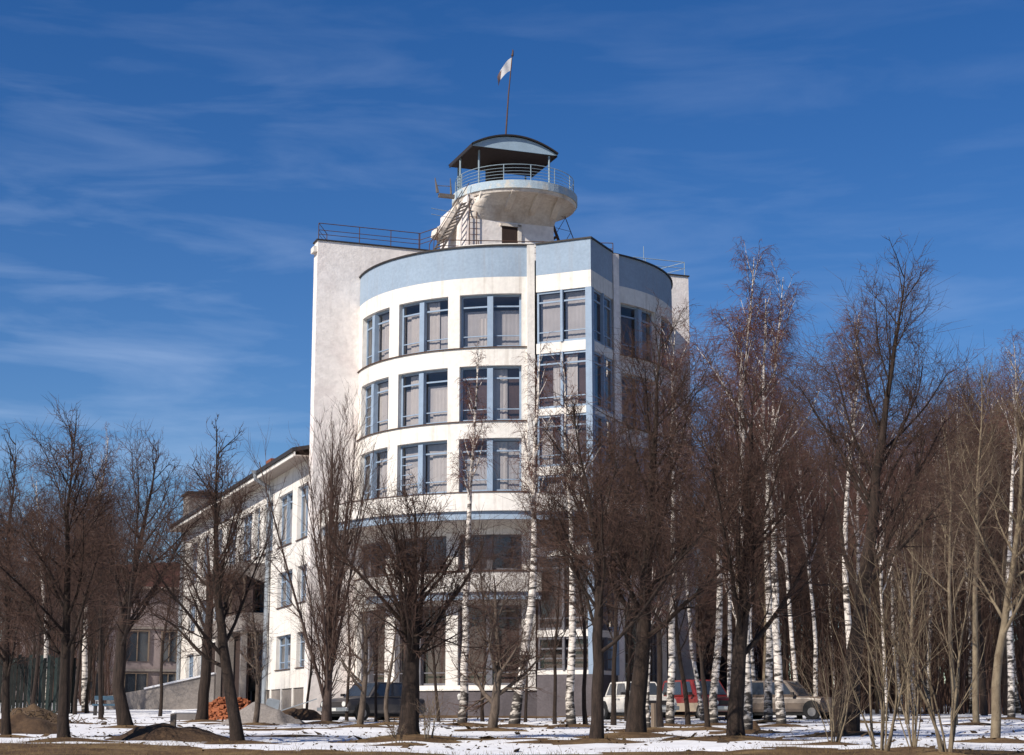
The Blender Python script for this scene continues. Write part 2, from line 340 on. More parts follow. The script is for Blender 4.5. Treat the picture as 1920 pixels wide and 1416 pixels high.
OPEN = [(-90.2, -69.1), (-64.0, -43.4), (-39.2, -18.3), (18.3, 38.2), (42.8, 63.0), (68.5, 90.2)]
ROWS = [(16.525, 18.98), (13.165, 15.67), (9.995, 12.38), (6.525, 8.09), (1.56, 5.0)]
edges = [-EDGE] + [a for o in OPEN for a in o] + [EDGE]
for (z0, z1) in ROWS:
    for i in range(0, len(edges), 2):
        a0, a1 = edges[i], edges[i + 1]
        if a0 < 0 < a1:
            B('pier', MB().ring(R - .45, R, a0, -TH, z0, z1), 'white'); B('pier', MB().ring(R - .45, R, TH, a1, z0, z1), 'white')
        else: B('pier', MB().ring(R - .45, R, a0, a1, z0, z1), 'white')
# tall flat ribs either side of the prow
for a in (-1, 1):
    B('rib', MB().ring(R - .05, R + .20, a * 14.1, a * 16.5, 1.40, Z_TOP - .01), 'white' if a < 0 else 'dirty')

rng = random.Random(5)
def curtain(p0, p1, z0, z1, parent, nrm, off=.11, m='curtain', amp=.018):
    d = (p1 - p0); n = max(6, int(d.length / .09)); mb = MB(); vs = []
    for i in range(n + 1):
        q = p0 + d * i / n - nrm * (off + amp * (i % 2) + rng.uniform(0, amp)); vs += [(q.x, q.y, z0), (q.x, q.y, z1)]
    mb.poly(vs, [(2 * i, 2 * i + 2, 2 * i + 3, 2 * i + 1) for i in range(n)])
    return mb.build('curtain', M[m], parent)

def window(P0, P1, z0, z1, nrm, parent, frame='blueframe', panes=2, transom=.55, low=.55, mull=.20, drape=None, extra=0, fw=.09, back=None):
    """glazed opening between two plan points; frame bars, then panes and curtains as its sub-parts"""
    P0 = Vector(P0); P1 = Vector(P1); nrm = Vector(nrm).normalized(); d = P1 - P0; L = d.length; e = d / L
    fr = MB()
    def hb(z, h, t=.07, a=0., b=1.): q0 = P0 + d * a; q1 = P0 + d * b; fr.bar((q0.x, q0.y, z), (q1.x, q1.y, z), t, h)
    def vb(s, w, t=.08, za=z0, zb=z1, o=0.):
        q = P0 + e * s + nrm * o; a = e * w / 2; b = nrm * t / 2
        fr.hexa([(*(q - a - b).xy, za), (*(q + a - b).xy, za), (*(q + a + b).xy, za), (*(q - a + b).xy, za), (*(q - a - b).xy, zb), (*(q + a - b).xy, zb), (*(q + a + b).xy, zb), (*(q - a + b).xy, zb)])
    hb(z0 + .05, .10); hb(z1 - .05, .10); vb(fw / 2, fw); vb(L - fw / 2, fw)
    for i in range(1, panes): vb(L * i / panes, mull, .16, o=.06)
    if transom: hb(z1 - transom, .07)
    if low: hb(z0 + low, .045, .05)
    for i in range(extra): hb(z0 + low + .45 * (i + 1), .035, .04, .0, .5)
    w = fr.build('window', M[frame], parent)
    for i in range(panes):
        a = P0 + e * (L * i / panes + fw); b = P0 + e * (L * (i + 1) / panes - fw); o = nrm * .012
        zs = [(z0 + .09, z1 - (transom or 0) - .03)] + ([(z1 - transom + .03, z1 - .09)] if transom else [])
        for (za, zb) in zs:
            g = MB().poly([(*(a - o).xy, za), (*(b - o).xy, za), (*(b - o).xy, zb), (*(a - o).xy, zb)], [(0, 1, 2, 3)]); me = bpy.data.meshes.new('pane'); me.from_pydata(g.v, [], [(0, 1, 2, 3)]); me.update()
            if me.polygons[0].normal.dot(nrm) < 0: me.flip_normals()
            link_mesh('pane', me, M['glass'], w)
        if drape is None: k = rng.random()
        else: k = drape
        if back: curtain(a, b, z0 + .1, z1 - rng.choice([.1, .1, .45, .7]), w, nrm, .19, back, .008)
        if k < .62:
            f0, f1 = (0, 1) if k < .12 else ((0, .55) if k < .28 else ((.3, 1) if k < .5 else (.6, 1)))
            zt = z1 - .12 if k < .3 else z1 - (transom or .3) - rng.choice([.05, .1, .35, .5])
            curtain(a + (b - a) * f0, a + (b - a) * f1, z0 + .1, max(zt, z0 + .6), w, nrm)
    return w
def polar(a, rr): t = math.radians(a); return Vector((rr * math.sin(t), -rr * math.cos(t), 0))
for ri, (z0, z1) in enumerate(ROWS):
    for (a0, a1) in OPEN:
        p0, p1 = polar(a0, R - .25), polar(a1, R - .25); nm = polar((a0 + a1) / 2, 1)
        # follow the curve with a bend at the central post
        am = (a0 + a1) / 2; pm = polar(am, R - .22)
        low_row = ri >= 3; fm = 'shadeframe' if low_row else 'blueframe'
        def dr(): return .97 if low_row else (None if a0 < 0 else .97)
        bk = 'browncloth' if (low_row or a0 > 0 or (a0 > -45 and ri == 1 and True)) else 'netcloth'  # brown backing also paints in the shade of low and right-hand windows
        window(p0, pm, z0, z1, polar((a0 + am) / 2, 1), bld, fm, panes=1, extra=(2 if rng.random() < .4 else 0), drape=dr(), back=bk)
        window(pm, p1, z0, z1, polar((a1 + am) / 2, 1), bld, fm, panes=1, extra=0, drape=dr(), back=bk)
        q = polar(am, R - .13); o = MB().box(-.13, .13, -.12, .12, z0 + .01, z1 - .12).build('mullion', M[fm], bld)
        o.location = (q.x, q.y, 0); o.rotation_euler = (0, 0, math.radians(am))
# rooms behind the glass
B('inner_wall', MB().ring(R - 3.0, R - 2.8, -EDGE, EDGE, .5, 20.3, 8), 'inner')
for z in (1.0, 5.02, 8.62, 12.4, 15.7, 19.0):
    B('floor_slab', MB().ring(.5, R - .46, -EDGE, EDGE, z, z + .3, 8), 'inner')
for a in (-66.5, -41.3, 40.5, 65.7, -17, 17):
    B('partition', MB().ring(R - 2.79, R - .46, a - .4, a + .4, 1.31, 19.0), 'inner')
B('roof_deck', MB().ring(.3, R - .26, -EDGE, EDGE, 20.45, 20.6, 8), 'conc')

# ---- prow
TIP = Vector((0, -9.649, 0)); S = 1.886
def prow_band(name, z0, z1, m, t=.25, proud=0.):
    for sg in (-1, 1):
        a = Vector((0, -9.649, 0)); b = Vector((sg * S, -9.649 + S, 0)); n = Vector((sg, -1, 0)).normalized()
        ai = Vector((0, -9.649 + t * 1.4142, 0)); bi = b - n * t
        a = a + Vector((0, -proud * 1.414, 0)); b = b + n * proud
        B(name, MB().hexa([(a.x, a.y, z0), (b.x, b.y, z0), (bi.x, bi.y, z0), (ai.x, ai.y, z0), (a.x, a.y, z1), (b.x, b.y, z1), (bi.x, bi.y, z1), (ai.x, ai.y, z1)]), m)
prow_band('prow_blue_parapet', Z_BLUE, Z_TOP, 'blue'); prow_band('parapet_cap', Z_TOP, Z_TOP + .07, 'darkmetal', .3, .06)
prow_band('prow_band', Z_HEAD, Z_BLUE - .002, 'white')
PB = [(16.14, 16.60), (13.32, 13.63), (10.65, 11.03), (8.95, 9.70), (7.08, 7.49), (3.60, 3.90), (2.0, 2.18)]
for (z0, z1) in PB: prow_band('prow_band', z0, z1, 'white', .2, -.02)
prow_band('prow_plinth', -.3, 1.998, 'plinth', .3, .02)
PW = [(16.60, 18.98), (13.63, 16.14), (11.03, 13.32), (9.70, 10.65), (7.49, 8.95), (3.90, 7.08), (2.18, 3.60)]
for (z0, z1) in PW:
    for sg in (-1, 1):
        n = Vector((sg, -1, 0)).normalized(); a = Vector((sg * .14, -9.649 + .14, 0)) - n * .10; b = Vector((sg * (S - .02), -9.649 + S - .02, 0)) - n * .10
        p, q = (b, a) if sg < 0 else (a, b)
        window(p, q, z0, z1, n, bld, panes=2, transom=.5 if z1 - z0 > 1.2 else 0, low=.5 if z1 - z0 > 1.2 else 0, mull=.11, drape=(None if sg < 0 and z0 > 9 else .95), frame='blueframe' if z0 > 9 else 'shadeframe', back=('netcloth' if sg < 0 and z0 > 16 else 'browncloth'))
o = B('corner_post', MB().box(-.15, .15, -.15, .15, 2.0, 18.98), 'blueframe'); o.location = (0, -9.649 + .17, 0); o.rotation_euler = (0, 0, math.radians(45))
for (z0, z1) in PB[:-1] + [(Z_HEAD, Z_HEAD + .3)]:
    zc = (z0 + z1) / 2; B('prow_floor', MB().poly([(0, -9.3, zc), (-1.6, -7.7, zc), (1.6, -7.7, zc), (0, -9.3, zc + .15), (-1.6, -7.7, zc + .15), (1.6, -7.7, zc + .15)], [(0, 1, 2), (3, 5, 4), (0, 2, 5, 3), (0, 3, 4, 1), (1, 4, 5, 2)]), 'inner')
B('prow_roof', MB().poly([(0, -9.3, 20.45), (-1.6, -7.7, 20.45), (1.6, -7.7, 20.45), (0, -9.3, 20.6), (-1.6, -7.7, 20.6), (1.6, -7.7, 20.6)], [(0, 1, 2), (3, 5, 4), (0, 2, 5, 3), (0, 3, 4, 1), (1, 4, 5, 2)]), 'conc')
B('snow_on_parapet', MB().ring(R - .22, R - .02, -40, -15, Z_TOP + .07, Z_TOP + .13), 'white')
# ---- two curved balconies
for sg in (-1, 1):
    lim = math.degrees(math.asin(min(1, 1))) + 4.5
    B('balcony_parapet', MB().ring(9.38, 9.5, sg * 4.2, sg * lim, 8.93, 9.72), 'white')
    B('parapet_cap', MB().ring(9.34, 9.54, sg * 4.2, sg * lim, 9.72, 9.75), 'rust')
    B('blue_fascia', MB().ring(9.20, 9.37, sg * 4.2, sg * lim, 8.57, 8.93), 'blue')
    B('balcony_slab', MB().ring(R + .01, 9.18, sg * 14, sg * lim, 8.70, 8.92), 'palestone')
    B('balcony_parapet', MB().ring(8.48, 8.6, sg * 12.8, sg * 72.7, 5.53, 6.38), 'white')
    B('parapet_cap', MB().ring(8.44, 8.64, sg * 12.8, sg * 72.7, 6.38, 6.41), 'rust')
    B('blue_fascia', MB().ring(8.34, 8.47, sg * 12.8, sg * 72.7, 5.20, 5.53), 'blue')
    B('balcony_slab', MB().ring(R + .01, 8.32, sg * 14, sg * 72.7, 5.3, 5.5), 'palestone')
# ground floor door seen in the shaded flank of the prow side
B('blue_door', MB().box(1.2, 1.9, -7.98, -7.9, 2.0, 4.1), 'blueframe')
# wall lamps
for a in (-38, 20): 
    q = polar(a, R + .2); B('wall_light', MB().tube([(q.x, q.y, .95), (q.x, q.y, 1.12), (q.x, q.y, 1.2)], [.06, .1, .05], 8), 'lamp')

# ---- roof railings
def railing(pts, zb, parent, mid=(.35, .6), h=.85, posts=None, m='rust', r=.022, pr=.022, name='railing'):
    mb = MB()
    for k, f in enumerate((1.,) + tuple(mid)): mb.tube([(p[0], p[1], zb + h * f) for p in pts], r if k == 0 else r * .8, 5)
    o = mb.build(name, M[m], parent)
    for p in (posts or pts): MB().tube([(p[0], p[1], zb), (p[0], p[1], zb + h)], pr, 5).build('post', M[m], o)
    return o
railing([(-9.0, 2.6, 0), (-9.85, YF + .1, 0), (-4.7, YF + .1, 0)], 22.95, bld, posts=[(-9.0, 2.6), (-9.85, YF + .1), (-7.8, YF + .1), (-6.2, YF + .1), (-4.75, YF + .1)])
railing([(-4.2, -.4, 0), (-4.7, YF + .1, 0)], 22.95, bld)
railing([(-4.6, -2.6, 0), (2.2, -4.6, 0), (3.2, -4.9, 0)], 21.6, bld, mid=(.4, .7), h=.95, posts=[(-4.6, -2.6), (-1.2, -3.6), (-3, -3.07), (.6, -4.1), (3.2, -4.9)])
railing([(6.9, YF + .1, 0), (9.85, YF + .1, 0), (9.2, 2.6, 0)], 22.95, bld, h=.75, mid=(.55,), m='railpaint', posts=[(7.6, YF + .1), (9.85, YF + .1), (9.2, 2.6)])
B('aerial', MB().tube([(7.6, YF + .3, 22.9), (7.6, YF + .3, 24.4)], .018, 5), 'railpaint')

# ---- rooftop lookout tower
tw = B('lookout_tower', MB().box(-2.98, 1.55, -1.4, 2.9, 20.6, 25.35), 'dirty')
# door recess built as a dark box with jambs
MB().box(-1.20, -.38, -1.43, -1.405, 21.7, 23.92).build('door', M['darkceil'], tw)
mb = MB(); mb.box(-.38, -.20, -1.5, -1.40, 21.7, 24.05); mb.box(-1.3, -.2, -1.5, -1.40, 23.92, 24.05); mb.build('door_frame', M['palestone'], tw)
RD = 3.16; ZD = 25.85
def disc(R0, R1, z0, z1, n=64):
    mb = MB(); k = 0
    for (r_, z) in ((R0, z0), (R1, z1)):
        for i in range(n): t = 2 * math.pi * i / n; mb.v.append((r_ * math.cos(t), r_ * math.sin(t), z))
    mb.f.append(tuple(range(n))[::-1]); mb.f.append(tuple(range(n, 2 * n)))
    for i in range(n): mb.f.append((i, (i + 1) % n, n + (i + 1) % n, n + i))
    return mb
pf = disc(RD, RD, ZD - .40, ZD).build('lookout_platform', M['discblue'], bld)
disc(RD - .12, RD - .05, ZD - .56, ZD - .402).build('underside', M['palestone'], pf)
# flared soffit: lofted from the square shaft to the round platform
mb = MB(); n = 48; cx0, cy0, hx, hy = -.71, .75, 2.265, 2.15
levels = [(0, 24.15), (.25, 24.75), (.6, 25.15), (.93, 25.30)]
for (f, z) in levels:
    for i in range(n):
        t = 2 * math.pi * i / n; c, s_ = math.cos(t), math.sin(t); k = 1 / max(abs(c), abs(s_))
        sq = (cx0 + hx * c * k, cy0 + hy * s_ * k); ci = ((RD - .15) * c, (RD - .15) * s_)
        mb.v.append((sq[0] * (1 - f) + ci[0] * f, sq[1] * (1 - f) + ci[1] * f, z))
for j in range(len(levels) - 1):
    for i in range(n): mb.f.append((j * n + i, j * n + (i + 1) % n, (j + 1) * n + (i + 1) % n, (j + 1) * n + i))
mb.build('flared_soffit', M['palestone'], pf, smooth=True)
for x in (-2.35, -1.05, .25, 1.45):     # cantilever beams under the platform
    yo = -math.sqrt(max(.2, (RD - .12) ** 2 - x * x))
    mb = MB(); w_ = .15
    mb.hexa([(x - w_, -1.41, 24.42), (x + w_, -1.41, 24.42), (x + w_, yo, 25.28), (x - w_, yo, 25.28), (x - w_, -1.41, 25.3), (x + w_, -1.41, 25.3), (x + w_, yo, 25.42), (x - w_, yo, 25.42)])
    mb.build('cantilever_beam', M['palestone'], pf)
rr = MB(); pts = [(2.98 * math.cos(t), 2.98 * math.sin(t)) for t in np.linspace(0, 2 * math.pi, 49)]
for f in (.84, .66, .50, .34, .18): rr.tube([(p[0], p[1], ZD + f) for p in pts], .02 if f > .8 else .012, 5, cap=False)
ro = rr.build('platform_railing', M['railpaint'], bld)
for i in range(14):
    t = 2 * math.pi * (i + .3) / 14; MB().tube([(2.98 * math.cos(t), 2.98 * math.sin(t), ZD), (2.98 * math.cos(t), 2.98 * math.sin(t), ZD + .84)], .024, 5).build('post', M['railpaint'], ro)
# canopy with arched roof
x0, x1, y0, y1, zc, rise = -2.98, 1.50, -2.05, 1.45, 27.66, .66
can = MB(); n = 16; 
def arch(t): return (x0 + (x1 - x0) * t, zc + .05 + rise * (1 - (2 * t - 1) ** 2))
top = [arch(i / n) for i in range(n + 1)]
for dz in (0, .07):
    for y in (y0 - .12, y1 + .1):
        for (x, z) in top: can.v.append((x * 1.01, y, z + dz))
m_ = n + 1
for i in range(n):
    can.f += [(i, i + 1, m_ + i + 1, m_ + i), (2 * m_ + i, 3 * m_ + i, 3 * m_ + i + 1, 2 * m_ + i + 1), (i, 2 * m_ + i, 2 * m_ + i + 1, i + 1), (m_ + i, m_ + i + 1, 3 * m_ + i + 1, 3 * m_ + i)]
cn = can.build('canopy_roof', M['darkmetal'], bld)
g = MB(); vs = [(x0, y0, zc), (x1, y0, zc)] + [(x, y0, z - .03) for (x, z) in reversed(top)]
k = len(vs); g.poly(vs + [(a, b + .05, c) for (a, b, c) in vs], [tuple(range(k)), tuple(range(k, 2 * k))[::-1]] + [(i, (i + 1) % k, k + (i + 1) % k, k + i) for i in range(k)])
g.build('gable_board', M['canopyblue'], cn)
MB().box(x0, x1, y0 + .06, y1, zc - .02, zc + .03).build('ceiling', M['darkceil'], cn)
mb = MB(); mb.box(x0 - .03, x0 + .03, y0, y1, zc - .06, zc + .12); mb.box(x1 - .03, x1 + .03, y0 + .06, y1, zc - .06, zc + .12); mb.build('eave_board', M['darkmetal'], cn)
for (x, y) in ((-2.78, -1.45 - .3), (1.12, -1.9 - .0), (-2.65, 1.5), (1.2, 1.6), (-2.9, .0)):
    rr_ = math.hypot(x, y); s = min(1, 2.9 / rr_); x *= s; y *= s
    MB().tube([(x, y, ZD), (x, y, zc)], .05, 6).build('canopy_post', M['railpaint'], cn)
MB().box(-1.25, -.55, .1, .9, ZD, zc - .03).build('hatch_housing', M['darkceil'], cn)
# stairs and ladders on the roof
st = MB(); a = Vector((-4.6, -1.5, 21.9)); b = Vector((-2.8, -1.5, 25.1))
for dx in (0, .75):
    st.bar((a.x - dx * .3, a.y + dx, a.z), (b.x - dx * .3, b.y + dx, b.z), .05, .10)
so = st.build('roof_stair', M['greymetal'], bld)
for i in range(15):
    f = (i + .5) / 15; p = a.lerp(b, f); MB().bar((p.x, p.y, p.z), (p.x - .22, p.y + .75, p.z), .12, .025).build('tread', M['greymetal'], so)
so2 = MB(); so2.hexa([(-4.0, .2, 23.72), (-3.35, .2, 23.55), (-3.35, 1.3, 23.55), (-4.0, 1.3, 23.75), (-3.95, .2, 24.08), (-3.3, .2, 24.0), (-3.3, 1.3, 24.0), (-3.95, 1.3, 24.1)])
so2.hexa([(-3.96, .2, 23.76), (-3.36, .2, 23.56), (-3.36, 1.3, 23.56), (-3.96, 1.3, 23.76), (-3.02, .2, 25.30), (-2.45, .2, 25.30), (-2.45, 1.3, 25.30), (-3.02, 1.3, 25.30)])
B('concrete_stair_flight', so2, 'palestone')
for off in (0, .9):
    q = MB(); q.tube([(-4.75, -1.5 + off * .8, 22.0), (-4.72, -1.5 + off * .8, 22.8), (-2.95, -1.5 + off * .8, 25.9)], .022, 5); B('stair_handrail', q, 'rust')
ld = MB(); ld.tube([(-2.92, -1.52, 21), (-2.92, -1.52, 25.3)], .025, 5); ld.tube([(-2.55, -1.52, 21), (-2.55, -1.52, 25.3)], .025, 5)
lo = ld.build('ladder', M['rust'], bld)
for i in range(14): MB().tube([(-2.92, -1.52, 21.2 + i * .3), (-2.55, -1.52, 21.2 + i * .3)], .014, 4).build('rung', M['rust'], lo)
rs = MB(); A1, B1 = Vector((3.2, -.6, 21.0)), Vector((1.9, .2, 25.4))
for dy in (0, .7): rs.bar((A1.x, A1.y + dy, A1.z), (B1.x, B1.y + dy, B1.z), .07, .14)
r_o = rs.build('rear_stair', M['rust'], bld)
for i in range(12): p = A1.lerp(B1, (i + .5) / 12); MB().bar(p, p + Vector((0, .7, 0)), .2, .03).build('tread', M['rust'], r_o)
q = MB(); q.tube([(3.95, -.6, 21.4), (2.75, .1, 25.3)], .022, 5)
for i in range(5): p = Vector((3.2, -.6, 21.2)).lerp(Vector((2.0, .2, 25)), i / 5); q.tube([p, p + Vector((.5, -.1, .9))], .014, 4); q.tube([p + Vector((.5, -.1, .9)), p + Vector((-.25, .15, 1.1))], .012, 4)
B('stair_handrail', q, 'rust')
sl = MB(); sl.box(-4.15, -3.35, -.5, -.3, 25.38, 25.56); sl.tube([(-4.2, -.4, 25.6), (-4.35, -.4, 26.35)], [.09, .02], 5); sl.tube([(-3.5, -.4, 25.6), (-3.55, -.4, 26.4)], [.06, .02], 5); sl.bar((-4.25, -.4, 25.95), (-3.5, -.4, 26.0), .03, .03)
B('lamp_bracket', sl, 'greymetal')
for z in (24.7, 24.4): B('cable_rail', MB().tube([(-4.6, -.6, z), (-3.4, -.6, z - .1)], .015, 4), 'railpaint')
# flagpole and flag
fp = empty('flagpole', bld.matrix_basis @ Vector((-.95, -.9, 28.3)), PHI)
fp.location = Matrix.Translation((CX, CY, 0)) @ Matrix.Rotation(PHI, 4, 'Z') @ Vector((-.95, -1.2, 28.25))
tag(fp, 'thin flagpole leaning slightly on the lookout canopy roof', 'flagpole')
MB().tube([(0, 0, 0), (.17, 0, 2.6), (.40, 0, 5.05)], [.045, .035, .022], 6).build('pole', M['rust'], fp)
MB().tube([(.37, 0, 4.7), (.43, 0, 5.0)], [.07, .02], 6).build('finial', M['rust'], fp)
fl = MB(); nx, ny = 12, 8
fo = empty('flag', fp.location + Matrix.Rotation(PHI, 4, 'Z').to_3x3() @ Vector((.355, 0, 4.62)), PHI)
tag(fo, 'small white flag drooping to the left from the rooftop pole', 'flag')
def flag_pt(i, j):
    s, t = i / nx, j / ny
    x = -.78 * s ** .9 - .03 * t - .02 * t; z = -.85 * s ** 1.2 - t * .72 * (1 - .25 * s) - (.28 * s * s)
    if s > .7: x += (s - .7) * .25 * t
    return (x, .09 * math.sin(s * 9 + t * 2.2) * s, z)
fl.v = [flag_pt(i, j) for i in range(nx + 1) for j in range(ny + 1)]
w_f = [(i * (ny + 1) + j, (i + 1) * (ny + 1) + j, (i + 1) * (ny + 1) + j + 1, i * (ny + 1) + j + 1) for i in range(nx) for j in range(ny)]
fl.f = w_f[:int(len(w_f) * .68)]; a = MB(); a.v = list(fl.v); a.f = w_f[int(len(w_f) * .68):]
fl.build('cloth', M['flagwhite'], fo, smooth=True); a.build('dark_end', M['flagdark'], fo, smooth=True)

# ---------------------------------------------------------------- side wing
wing = empty('side_wing', (CX, CY, 0), PHI)
tag(wing, 'long white three storey wing running back from the left of the tall building', 'building')
XW = -9.79; Y0, Y1 = 1.457, 36.7
WR = [(2.50, 4.20), (5.57, 7.36), (8.62, 11.28)]
OPN = {2: [(.5, 3.4), (4.45, 7.6), (8.75, 11.0), (12.0, 13.3), (14.0, 17.0), (18.3, 21.0), (22.4, 25.0), (26.5, 29.0), (30.5, 33.0)],
       1: [(.4, 3.0), (4.1, 7.3), (10.6, 13.2), (14.0, 16.6), (17.4, 19.6), (22.4, 25.0), (26.5, 29.0), (30.5, 33.0)],
       0: [(.35, 2.9), (4.1, 7.25), (10.6, 13.2), (14.0, 16.6), (17.4, 19.6), (22.4, 25.0), (26.5, 29.0), (30.5, 33.0)]}
def WB(name, mb, m, parent=None): return mb.build(name, M[m], parent or wing)
zz = [1.60, 2.50, 4.20, 5.57, 7.36, 8.62, 11.28, 12.40]
for i in (0, 2, 4, 6): WB('wall_band', MB().box(XW, XW + .45, Y0, Y1, zz[i], zz[i + 1] - .002), 'white')
WB('plinth', MB().box(XW + .06, XW + .5, Y0, Y1, -.3, 1.598), 'conc')
for k in range(8): WB('plinth_pilaster', MB().box(XW + .0, XW + .059, Y0 + .3 + k * 2.4, Y0 + .55 + k * 2.4, .1, 1.597), 'white')
for row in (0, 1, 2):
    z0, z1 = WR[row]; e = [Y0] + [YF + v for o_ in OPN[row] for v in o_] + [Y1]
    for i in range(0, len(e), 2):
        if e[i + 1] > e[i] + .01: WB('pier', MB().box(XW, XW + .45, e[i], e[i + 1], z0, z1 - .003), 'white')
    for (a, b) in OPN[row]:
        window((XW + .24, YF + b, 0), (XW + .24, YF + a, 0), z0, z1 - .003, (-1, 0, 0), wing, panes=2, transom=.45, low=.4, mull=.09, fw=.07, back='netcloth' if row else 'browncloth')
        WB('window_sill', MB().box(XW - .06, XW + .2, YF + a - .05, YF + b + .05, z0 - .001, z0 + .04), 'rust')
WB('far_end_wall', MB().box(XW + .46, 2, Y1 - .4, Y1, -.3, 12.4), 'white')
WB('core', MB().box(XW + 3.2, 2, Y0, Y1 - .41, -.3, 12.4), 'inner')
for z in (1.5, 5.0, 8.2, 11.5): WB('floor_slab', MB().box(XW + .46, XW + 3.19, Y0, Y1 - .41, z, z + .25), 'inner')
WB('soffit', MB().box(XW - .80, XW + .1, Y0, Y1 + .3, 12.402, 12.46), 'soffit')
WB('eave_fascia', MB().box(XW - .86, XW - .80, Y0, Y1 + .3, 12.40, 12.60), 'white')
mb = MB(); mb.hexa([(XW - .95, Y0, 12.61), (-3.5, Y0, 14.1), (-3.5, Y1 + .3, 14.1), (XW - .95, Y1 + .3, 12.61), (XW - .95, Y0, 12.80), (-3.5, Y0, 14.25), (-3.5, Y1 + .3, 14.25), (XW - .95, Y1 + .3, 12.80)])
WB('roof', mb, 'darkmetal')
mb = MB(); mb.hexa([(-3.49, Y0, 14.1), (3, Y0, 12.6), (3, Y1 + .3, 12.6), (-3.49, Y1 + .3, 14.1), (-3.49, Y0, 14.25), (3, Y0, 12.8), (3, Y1 + .3, 12.8), (-3.49, Y1 + .3, 14.25)])
WB('roof', mb, 'darkmetal')
ch = WB('chimney', MB().box(-8.9, -8.2, 14.3, 15.3, 12.9, 14.15), 'brick')
MB().box(-8.97, -8.13, 14.2, 15.4, 13.95, 14.2).build('chimney_cap', M['brick'], ch)
MB().tube([(-8.9, 16.6, 12.9), (-8.9, 16.6, 14.0)], .05, 5).build('vent_pipe', M['darkmetal'], wing)
WB('roof_parapet_block', MB().box(-9.9, -6.0, 34.4, 36.6, 12.6, 14.72), 'conc')
WB('coping', MB().box(-10.05, -5.9, 34.25, 36.7, 14.72, 14.85), 'darkmetal')
YD = YF + 9.0
dp = MB(); dp.tube([(XW - .95, YD, 12.62), (XW - .95, YD, 12.4), (XW - .18, YD, 11.95), (XW - .18, YD, 11.4), (XW - .18, YD, .9)], .115, 8)
WB('downpipe', dp, 'tin'); WB('downpipe_hopper', MB().tube([(XW - .95, YD, 12.8), (XW - .95, YD, 12.62)], [.24, .12], 8), 'tin')
WB('downpipe', MB().tube([(XW - .15, 35.9, 12.3), (XW - .15, 35.9, .9)], .12, 8), 'tin')
# entrance bay with two balconies
YB0, YB1 = 9.96, 20.6
bal = WB('balcony', MB().box(XW - 1.65, XW - .003, YB0, YB1, 7.62, 7.80), 'conc')
mb = MB(); mb.box(XW - 1.65, XW - 1.53, YB0, YB1, 7.80, 8.06); mb.box(XW - 1.53, XW - .003, YB0, YB0 + .12, 7.80, 8.06); mb.build('parapet', M['conc'], bal)
mb = MB(); mb.hexa([(XW - .003, YB0, 7.0), (XW - .003, YB0 + .3, 7.0), (XW - 1.6, YB0 + .3, 7.55), (XW - 1.6, YB0, 7.55), (XW - .003, YB0, 7.62), (XW - .003, YB0 + .3, 7.62), (XW - 1.6, YB0 + .3, 7.62), (XW - 1.6, YB0, 7.62)]); mb.build('bracket', M['conc'], bal)
bal = WB('balcony', MB().box(XW - 1.35, XW - .003, YB0, YB1, 4.62, 4.80), 'conc')
mb = MB(); mb.box(XW - 1.35, XW - 1.23, YB0, YB1, 4.80, 5.5); mb.box(XW - 1.23, XW - .003, YB0, YB0 + .12, 4.80, 5.5); mb.build('parapet', M['conc'], bal)
for k in range(4):
    y = YB0 + .3 + k * 3.35
    WB('porch_column', MB().box(XW - 1.3, XW - 1.0, y, y + .3, .3, 4.62), 'conc')
    WB('porch_post', MB().box(XW - 1.3, XW - 1.2, y, y + .1, 4.801, 7.62), 'timber')
WB('porch_shade_sheet', MB().box(XW - .9, XW - .82, YB0 + .6, YB1, .3, 4.4), 'darkceil')  # dark sheet added as painted shade under the lower balcony
WB('porch_shade_sheet', MB().box(XW - .7, XW - .62, YB0 + .6, YB1, 4.81, 7.4), 'darkceil')  # the same painted shade under the upper balcony

# ---------------------------------------------------------------- low rear house on the left
far = empty('rear_house', (CX, CY, 0), PHI)
tag(far, 'low pinkish grey house with brown roof behind the trees at left', 'house')
def FB(n, mb, m, p=None): return mb.build(n, M[m], p or far)
yf = 37.2
FB('wall', MB().box(-19.5, -9.6, yf + .2, yf + 8, -.3, 8.75), 'pinkwall')
cols = [(-10.85, -9.85), (-13.15, -11.7), (-15.6, -14.4), (-18.2, -17.0)]
for (z0, z1) in ((.9, 3.15), (3.9, 5.9)):
    for (a, b) in cols:
        w_ = MB(); w_.box(a, b, yf + .14, yf + .16, z0, z1); w = FB('window', w_, 'carglass')
        f = MB(); f.box(a - .05, a + .03, yf + .05, yf + .14, z0, z1); f.box(b - .03, b + .05, yf + .05, yf + .14, z0, z1); f.box(a + .031, b - .031, yf + .06, yf + .139, z1 - .06, z1); f.box((a + b) / 2 - .03, (a + b) / 2 + .03, yf + .07, yf + .139, z0, z1 - .061); f.build('frame', M['timber'], w)
    FB('string_course', MB().box(-19.5, -9.6, yf + .06, yf + .199, z1 + .1, z1 + .25), 'conc')
mb = MB(); mb.poly([(-19.9, yf - .3, 8.76), (-9.4, yf - .3, 8.76), (-9.4, yf + 8.4, 8.76), (-19.9, yf + 8.4, 8.76), (-12.2, yf + 3, 10.6), (-9.4, yf + 3, 10.7), (-9.4, yf + 5, 10.7), (-12.2, yf + 5, 10.6)], [(0, 3, 2, 1), (0, 1, 5, 4), (1, 2, 6, 5), (2, 3, 7, 6), (3, 0, 4, 7), (4, 5, 6, 7)])
FB('roof', mb, 'roofred')
FB('downpipe', MB().tube([(-9.72, yf, 8.7), (-9.72, yf, .8)], .11, 8), 'tin')
FB('eave_board', MB().box(-19.85, -9.45, yf - .28, yf + .1, 8.60, 8.75), 'soffit')

